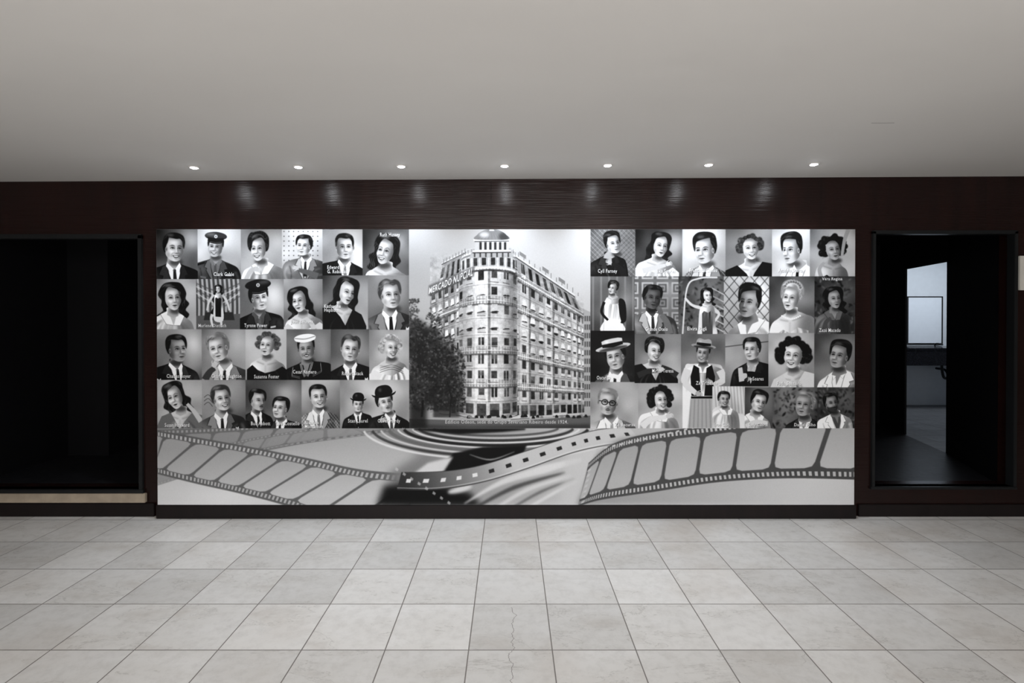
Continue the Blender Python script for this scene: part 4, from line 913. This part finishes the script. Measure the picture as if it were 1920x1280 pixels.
m_ceil, nt, b = newmat('ceiling_plaster')
g = N(nt, 'ShaderNodeNewGeometry')
mp = N(nt, 'ShaderNodeMapping'); nt.links.new(g.outputs['Position'], mp.inputs[0]); mp.inputs['Scale'].default_value = (.6, 1.0, 1)
n1 = N(nt, 'ShaderNodeTexNoise'); n1.inputs['Scale'].default_value = .9; n1.inputs['Detail'].default_value = 4; nt.links.new(mp.outputs[0], n1.inputs['Vector'])
col = mixc(nt, n1.outputs['Fac'], (.60, .585, .57), (.68, .67, .655))
sp = N(nt, 'ShaderNodeSeparateXYZ'); nt.links.new(g.outputs['Position'], sp.inputs[0])
nz = N(nt, 'ShaderNodeTexNoise', noise_dimensions='1D'); nz.inputs['Scale'].default_value = 14; nt.links.new(sp.outputs[0], nz.inputs['W'])
ck = M(nt, 'LESS_THAN', M(nt, 'ABSOLUTE', M(nt, 'SUBTRACT', sp.outputs[1], M(nt, 'ADD', -1.162, M(nt, 'MULTIPLY', nz.outputs['Fac'], .01)))), .004)
ck = M(nt, 'MULTIPLY', ck, M(nt, 'LESS_THAN', M(nt, 'ABSOLUTE', M(nt, 'SUBTRACT', sp.outputs[0], 2.11)), .065))
col = mixc(nt, M(nt, 'MULTIPLY', ck, .6), col, (.12, .11, .1))
nt.links.new(col, b.inputs['Base Color']); b.inputs['Roughness'].default_value = .8; b.inputs['Specular IOR Level'].default_value = .2
bp = N(nt, 'ShaderNodeBump'); bp.inputs['Strength'].default_value = .35; bp.inputs['Distance'].default_value = .04
nt.links.new(n1.outputs['Fac'], bp.inputs['Height']); nt.links.new(bp.outputs[0], b.inputs['Normal'])

m_print, nt, b = newmat('mural_print')
ti = N(nt, 'ShaderNodeTexImage'); ti.image = img; ti.interpolation = 'Cubic'
uv = N(nt, 'ShaderNodeUVMap'); uv.uv_map = 'UVMap'; nt.links.new(uv.outputs[0], ti.inputs[0]); nt.links.new(ti.outputs[0], b.inputs['Base Color'])
b.inputs['Roughness'].default_value = .55; b.inputs['Specular IOR Level'].default_value = .12

# ------------------------------------------------------------------
#  GEOMETRY HELPERS
# ------------------------------------------------------------------
COL = scene.collection
F_, D_, EYE, VX, HY = 978.0, 4.12, 1.575, 957.0, 594.0
def wx(px, y=0.): return (px-VX)*(D_+y)/F_
def wz(py, y=0.): return EYE-(py-HY)*(D_+y)/F_
def mesh_obj(name, bm, mat, parent=None, smooth_=False, **props):
    me = bpy.data.meshes.new(name); bm.normal_update(); bm.to_mesh(me); bm.free()
    if mat: me.materials.append(mat)
    if smooth_:
        for p in me.polygons: p.use_smooth = True
    ob = bpy.data.objects.new(name, me); COL.objects.link(ob)
    if parent: ob.parent = parent; ob.matrix_parent_inverse = parent.matrix_world.inverted()
    for k, v in props.items(): ob[k] = v
    return ob
def add_box(bm, x0, x1, y0, y1, z0, z1, bev=0):
    vs = [bm.verts.new(p) for p in ((x0, y0, z0), (x1, y0, z0), (x1, y1, z0), (x0, y1, z0), (x0, y0, z1), (x1, y0, z1), (x1, y1, z1), (x0, y1, z1))]
    fs = [bm.faces.new([vs[i] for i in f]) for f in ((3, 2, 1, 0), (4, 5, 6, 7), (0, 1, 5, 4), (1, 2, 6, 5), (2, 3, 7, 6), (3, 0, 4, 7))]
    if bev:
        es = set(e for f in fs for e in f.edges)
        bmesh.ops.bevel(bm, geom=list(es), offset=bev, segments=2, affect='EDGES')
def boxes(name, L, mat, parent=None, bev=0, **props):
    bm = bmesh.new()
    for q in L: add_box(bm, *q, bev=bev)
    return mesh_obj(name, bm, mat, parent, **props)
def lathe(bm, prof, cx, cy, cz, n=32):
    rings = []
    for r, z in prof:
        rings.append([bm.verts.new((cx+r*math.cos(2*math.pi*i/n), cy+r*math.sin(2*math.pi*i/n), cz+z)) for i in range(n)])
    for a, b_ in zip(rings, rings[1:]):
        for i in range(n): bm.faces.new([a[i], a[(i+1) % n], b_[(i+1) % n], b_[i]])
    return rings
def prism(name, pts2d, z0, z1, mat, **props):
    bm = bmesh.new()
    lo = [bm.verts.new((x, y, z0)) for x, y in pts2d]; hi = [bm.verts.new((x, y, z1)) for x, y in pts2d]
    bm.faces.new(lo[::-1]); bm.faces.new(hi)
    n = len(pts2d)
    for i in range(n): bm.faces.new([lo[i], lo[(i+1) % n], hi[(i+1) % n], hi[i]])
    bmesh.ops.recalc_face_normals(bm, faces=bm.faces[:])
    return mesh_obj(name, bm, mat, **props)
def empty(name, loc, **props):
    e = bpy.data.objects.new(name, None); e.location = loc; e.empty_display_size = .1; COL.objects.link(e)
    for k, v in props.items(): e[k] = v
    bpy.context.view_layer.update()
    return e
ST = dict(kind='structure')

boxes('floor', [(-7, 7, -9, .0, -.1, 0)], m_floor, **ST, label="pale marble tile floor with dark joints", category="floor")
bm = bmesh.new()
cz = lambda x: 2.662+.0053*x
v = [bm.verts.new(p) for p in ((-7, -9, cz(-7)), (7, -9, cz(7)), (7, .25, cz(7)), (-7, .25, cz(-7)), (-7, -9, 2.9), (7, -9, 2.9), (7, .25, 2.9), (-7, .25, 2.9))]
for f in ((3, 2, 1, 0), (4, 5, 6, 7), (0, 1, 5, 4), (1, 2, 6, 5), (2, 3, 7, 6), (3, 0, 4, 7)): bm.faces.new([v[i] for i in f])
bmesh.ops.recalc_face_normals(bm, faces=bm.faces[:])
mesh_obj('ceiling', bm, m_ceil, **ST, label="off-white plaster ceiling", category="ceiling")

LX0, LX1 = -4.35, wx(268); LZ0, LZ1 = wz(917), wz(441)
RX0, RX1 = wx(1634), wx(1903); RZ0, RZ1 = wz(912), wz(434)
TH = .14
boxes('wall_back', [(-7, LX0, 0, TH, 0, 2.72), (LX0, LX1, 0, TH, LZ1, 2.72), (LX0, LX1, 0, TH, 0, LZ0), (LX1, RX0, 0, TH, 0, 2.72),
                    (RX0, RX1, 0, TH, RZ1, 2.72), (RX0, RX1, 0, TH, 0, RZ0), (RX1, 7, 0, TH, 0, 2.72)], m_wood, **ST, label="dark red-brown glossy wood panelled wall", category="wall")
m_side = simple('lobby_side_wall', (.12, .10, .09), .6)
boxes('wall_left', [(-7.1, -7, -9, 0, 0, 2.62)], m_side, **ST, label="unseen dark lobby side wall", category="wall")  # unseen side walls, added so the light falls off toward the sides
boxes('wall_right', [(7, 7.1, -9, 0, 0, 2.69)], m_side, **ST, label="unseen dark lobby side wall", category="wall")
boxes('trim_1', [(LX1-.028, LX1+.004, -.02, .05, LZ0, LZ1), (LX0, LX1+.004, -.02, .05, LZ1-.03, LZ1+.006), (LX0, LX1+.01, -.022, .06, LZ0-.03, LZ0)], m_frame, bev=.003, **ST, label="thin black door casing", category="door casing")
boxes('trim_2', [(RX0-.004, RX0+.022, -.02, .05, RZ0, RZ1), (RX1-.022, RX1+.006, -.02, .05, RZ0, RZ1), (RX0-.004, RX1+.006, -.02, .05, RZ1-.022, RZ1+.006), (RX0-.01, RX1+.01, -.022, .06, RZ0-.02, RZ0)], m_frame, bev=.003, **ST, label="thin black door casing", category="door casing")
boxes('trim_3', [(-4.35, wx(275), -.03, -.0005, wz(941), wz(924))], m_sill, bev=.004, **ST, label="cream stone sill strip below the doorway", category="sill")
boxes('baseboard_back', [(-7, wx(290), -.018, -.0005, 0, wz(943)), (wx(1609), 7, -.018, -.0005, 0, wz(945))], m_base, bev=.003, **ST, label="dark wooden baseboard", category="baseboard")
YM = -.06
boxes('baseboard_mural', [(wx(291, YM), wx(1607, YM), YM-.004, -.0005, 0, wz(947.5, YM))], m_base, bev=.004, **ST, label="dark plinth under the mural", category="baseboard")

mur = empty('mural', (wx(948, YM), YM+.03, wz(947, YM)), label="large black-and-white film history mural panel mounted on dark wall", category="mural")
boxes('backing_board', [(wx(MX0, YM), wx(MX1, YM), YM+.002, -.0005, wz(MY1, YM)+.001, wz(MY0, YM))], m_edge, parent=mur)
def printq(name, x0, y0, x1, y1, label, y=YM):
    bm = bmesh.new(); uvl = bm.loops.layers.uv.new('UVMap')
    pts = [(x0, y1), (x1, y1), (x1, y0), (x0, y0)]
    vs = [bm.verts.new((wx(a_, YM), y, wz(b_, YM))) for a_, b_ in pts]
    f = bm.faces.new(vs)
    for l, (a_, b_) in zip(f.loops, pts): l[uvl].uv = ((a_-MX0)/(MX1-MX0), 1-(b_-MY0)/(MY1-MY0))
    ob = mesh_obj(name, bm, m_print, parent=mur); ob['label'] = label
    return ob
printq('film_strip_print', 294, 803, 1603, 947, "printed grey film strips curling around a film reel")
printq('building_photograph', 767, 430, 1107, 803, "printed photograph of an ornate corner building with trees")
printq('collage_print', 294, 430, 1603, 803, "black-and-white portrait collage print", y=YM+.001)
for (x0, y0, x1, y1, lab) in PORTRAITS:
    if lab.startswith("printed picture of a man in hat"): continue
    printq('portrait_photograph', x0, y0, x1, y1, lab)
printq('portrait_photograph', 1277, 626, 1360, 718, "printed picture of a man in hat, waistcoat and white shirt")
printq('portrait_photograph', 1280, 718, 1336, 803, "printed picture continuing a man in white trousers")

lx = [365, 560, 753, 946, 1139, 1328, 1525]
YL = -.363
def downlight():
    x = wx(lx[0], YL); z = cz(x)
    e = empty('recessed_downlight', (x, YL, z), label="small round white recessed ceiling downlight, switched on", category="ceiling light", group="row of ceiling downlights above the mural")
    bm = bmesh.new(); lathe(bm, [(.022, -.001), (.023, -.004), (.028, -.006), (.034, -.005), (.037, .0005)], 0, 0, 0)
    ring = mesh_obj('trim_ring', bm, m_trimw, None, True)
    bm = bmesh.new(); r = lathe(bm, [(.023, -.002), (.020, -.007), (.012, -.010), (.005, -.011)], 0, 0, 0); bm.faces.new(r[-1][::-1])
    bmesh.ops.recalc_face_normals(bm, faces=bm.faces[:])
    lens = mesh_obj('lens', bm, m_lamp, None, True)
    sd = bpy.data.lights.new('downlight_beam', 'SPOT'); sd.energy = 40; sd.color = (.84, .91, 1); sd.spot_size = math.radians(116); sd.spot_blend = 1; sd.shadow_soft_size = .025
    so = bpy.data.objects.new('downlight_beam', sd); so.location = (0, 0, -.03); COL.objects.link(so)
    for q in (ring, lens, so): q.parent = e
    return e, [ring, lens, so]
e0, parts0 = downlight()
for p in lx[1:]:
    x = wx(p, YL); e = e0.copy(); e.location = (x, YL, cz(x)); COL.objects.link(e)
    for q in parts0:
        o = q.copy(); o.parent = e; COL.objects.link(o)

boxes('wall_alcove_left', [(LX0-.1, LX0, TH, 2.4, 0, 2.5), (LX1+.002, LX1+.1, TH, 2.4, 0, 2.5), (LX0-.1, LX1+.1, 2.4, 2.5, 0, 2.5), (-4.35, -3.95, 1.0, 2.4, LZ0, 2.5)], m_black, **ST, label="black alcove walls", category="wall")
boxes('ceiling_alcove_left', [(LX0-.1, LX1+.1, TH, 2.5, 2.4, 2.5)], m_black, **ST, label="black alcove ceiling", category="ceiling")
boxes('floor_alcove_left', [(LX0-.1, LX1+.1, TH, 2.5, .05, LZ0)], m_dtile, **ST, label="dark raised alcove floor", category="floor")
P0 = (RX1+.005, TH); P1 = (4.39, 1.13); P2 = (4.60, 1.96); P3 = (4.76, 2.6)
FZ = RZ0-.03
def slab(a, b_, th):
    dx, dy = b_[0]-a[0], b_[1]-a[1]; L = math.hypot(dx, dy); nx, ny = dy/L*th, -dx/L*th
    return [a, b_, (b_[0]+nx, b_[1]+ny), (a[0]+nx, a[1]+ny)]
prism('wall_vestibule_near', slab(P0, P1, .02), .0, 2.5, m_black, **ST, label="black vestibule wall", category="wall")
prism('wall_vestibule_far', slab(P2, P3, .02), .0, 2.5, m_black, **ST, label="black vestibule wall", category="wall")
prism('wall_vestibule_header', slab(P1, P2, .02), 2.13, 2.5, m_black, **ST, label="black wall above washroom doorway", category="wall")
boxes('wall_vestibule_left', [(RX0-.1, RX0-.002, TH, 2.7, 0, 2.5)], m_black, **ST, label="black vestibule wall", category="wall")
boxes('wall_vestibule_back', [(RX0-.002, 4.86, 2.6, 2.7, 0, 2.5)], m_black, **ST, label="black vestibule wall", category="wall")
prism('floor_vestibule', [(RX0-.002, TH), (RX1+.005, TH), P1, P2, P3, (RX0-.002, 2.6)], .05, FZ, m_dtile, **ST, label="glossy dark tile floor", category="floor")
prism('ceiling_vestibule', [(RX0-.1, TH), (RX1+.1, TH), (4.5, 1.13), (4.7, 1.96), (4.86, 2.6), (4.86, 2.7), (RX0-.1, 2.7)], 2.5, 2.6, m_black, **ST, label="black vestibule ceiling", category="ceiling")
boxes('floor_washroom', [(4.40, 8.2, .55, 4.1, .05, FZ-.001)], m_btile, **ST, label="grey washroom floor tiles", category="floor")
for nm, q in (('back', (4.87, 8.2, 4.0, 4.1, 0, 2.55)), ('right', (8.1, 8.2, .55, 4.0, 0, 2.55)), ('front', (4.5, 8.2, .45, .55, 0, 2.55)), ('left', (4.80, 4.87, 2.72, 4.1, 0, 2.55))):
    boxes('wall_washroom_'+nm, [q], m_white, **ST, label="cool white washroom wall", category="wall")
boxes('ceiling_washroom', [(4.55, 8.2, .45, 4.1, 2.55, 2.65)], m_white, **ST, label="white washroom ceiling", category="ceiling")
bm = bmesh.new(); add_box(bm, 0, .045, 0, .8, FZ+.01, 2.11, bev=.004)
dl = mesh_obj('door_1', bm, m_frame, **ST, label="dark open washroom door", category="door"); dl.location = (4.52, 1.10, 0); dl.rotation_euler = (0, 0, math.radians(-100))
cn = empty('washroom_counter', (6.4, 3.7, FZ), label="black granite washroom counter with thick front edge", category="counter")
boxes('countertop', [(5.2, 8.09, 3.42, 3.998, 1.09, 1.125)], m_granite, parent=cn, bev=.004)
boxes('apron', [(5.2, 8.09, 3.43, 3.46, .87, 1.09)], m_granite, parent=cn, bev=.003)
for xb in (5.25, 7.6): boxes('support_leg', [(xb, xb+.05, 3.47, 3.52, FZ, 1.09)], m_frame, parent=cn)
def tube(name, pts, r, mat, parent=None, **props):
    cu = bpy.data.curves.new(name, 'CURVE'); cu.dimensions = '3D'; cu.bevel_depth = r; cu.bevel_resolution = 4; cu.use_fill_caps = True
    sp_ = cu.splines.new('BEZIER'); sp_.bezier_points.add(len(pts)-1)
    for b_, p in zip(sp_.bezier_points, pts): b_.co = p; b_.handle_left_type = b_.handle_right_type = 'AUTO'
    tmp = bpy.data.objects.new('tmp', cu); COL.objects.link(tmp)
    dg = bpy.context.evaluated_depsgraph_get(); dg.update()
    me = bpy.data.meshes.new_from_object(tmp.evaluated_get(dg)); bpy.data.objects.remove(tmp)
    me.materials.clear(); me.materials.append(mat)
    for p in me.polygons: p.use_smooth = True
    ob = bpy.data.objects.new(name, me); COL.objects.link(ob)
    if parent: ob.parent = parent; ob.matrix_parent_inverse = parent.matrix_world.inverted()
    for k, v_ in props.items(): ob[k] = v_
    return ob
fc = empty('faucet', (6.45, 3.8, 1.126), label="low dark tap on the black counter", category="faucet")
tube('spout', [(6.45, 3.8, 1.126), (6.45, 3.8, 1.16), (6.45, 3.74, 1.175), (6.45, 3.66, 1.16)], .010, m_frame, fc)
tube('handle', [(6.47, 3.8, 1.145), (6.53, 3.8, 1.155)], .008, m_frame, fc)
tube('drain_pipe', [(6.45, 3.66, 1.09), (6.45, 3.66, .74), (6.50, 3.68, .66), (6.58, 3.72, .68), (6.6, 3.78, .76), (6.6, 3.96, .78)], .018, m_frame, cn)
mr = empty('wall_mirror', (6.45, 4.0, 1.19), label="rectangular frosted panel with pale frame above counter", category="mirror")
boxes('mirror_glass', [(6.18, 6.70, 3.985, 4.0, 1.17, 1.88)], simple('cool_mirror_panel', (.74, .79, .86), .25, noise=.02), parent=mr)
boxes('mirror_frame', [(6.165, 6.18, 3.975, 4.0, 1.155, 1.895), (6.70, 6.715, 3.975, 4.0, 1.155, 1.895), (6.18, 6.70, 3.975, 4.0, 1.88, 1.895), (6.18, 6.70, 3.975, 4.0, 1.155, 1.17)], m_frame, parent=mr, bev=.002)
nb = empty('notice_board', (4.15, 0, 1.78), label="pale cream notice board on the dark wall", category="notice board")
boxes('board', [(RX1+.02, RX1+.42, -.02, 0, wz(544), wz(480))], m_notice, parent=nb, bev=.003)

def area(name, loc, rot, sx, sy, e, col):
    d = bpy.data.lights.new(name, 'AREA'); d.shape = 'RECTANGLE'; d.size = sx; d.size_y = sy; d.energy = e; d.color = col
    o = bpy.data.objects.new(name, d); o.location = loc; o.rotation_euler = rot; COL.objects.link(o); return o
area('lobby_fill', (0, -6.2, 2.5), (math.radians(40), 0, 0), 5, 1.2, 130, (1, .97, .94))  # unseen area light behind the camera, added as general fill
area('ceiling_fill', (0, -6.0, .9), (math.radians(155), 0, 0), 5, 1.2, 150, (1, .97, .94))  # added upward fill, brightens the ceiling; not a fixture of the lobby
area('washroom_light', (6.3, 2.9, 2.5), (math.radians(25), 0, 0), 1.6, .8, 36, (.88, .94, 1))
w = bpy.data.worlds.new('world'); scene.world = w; w.use_nodes = True
w.node_tree.nodes['Background'].inputs[0].default_value = (1, .975, .95, 1); w.node_tree.nodes['Background'].inputs[1].default_value = .68

cd = bpy.data.cameras.new('camera'); cd.sensor_width = 36; cd.lens = F_*36/1920
cam = bpy.data.objects.new('camera', cd); COL.objects.link(cam)
pitch = .4
cam.location = (0, -D_, EYE); cam.rotation_euler = (math.radians(90-pitch), 0, 0)
cd.shift_y = -(46-F_*math.tan(math.radians(pitch)))/1920; cd.shift_x = 3/1920
cd.clip_start = .05
scene.camera = cam
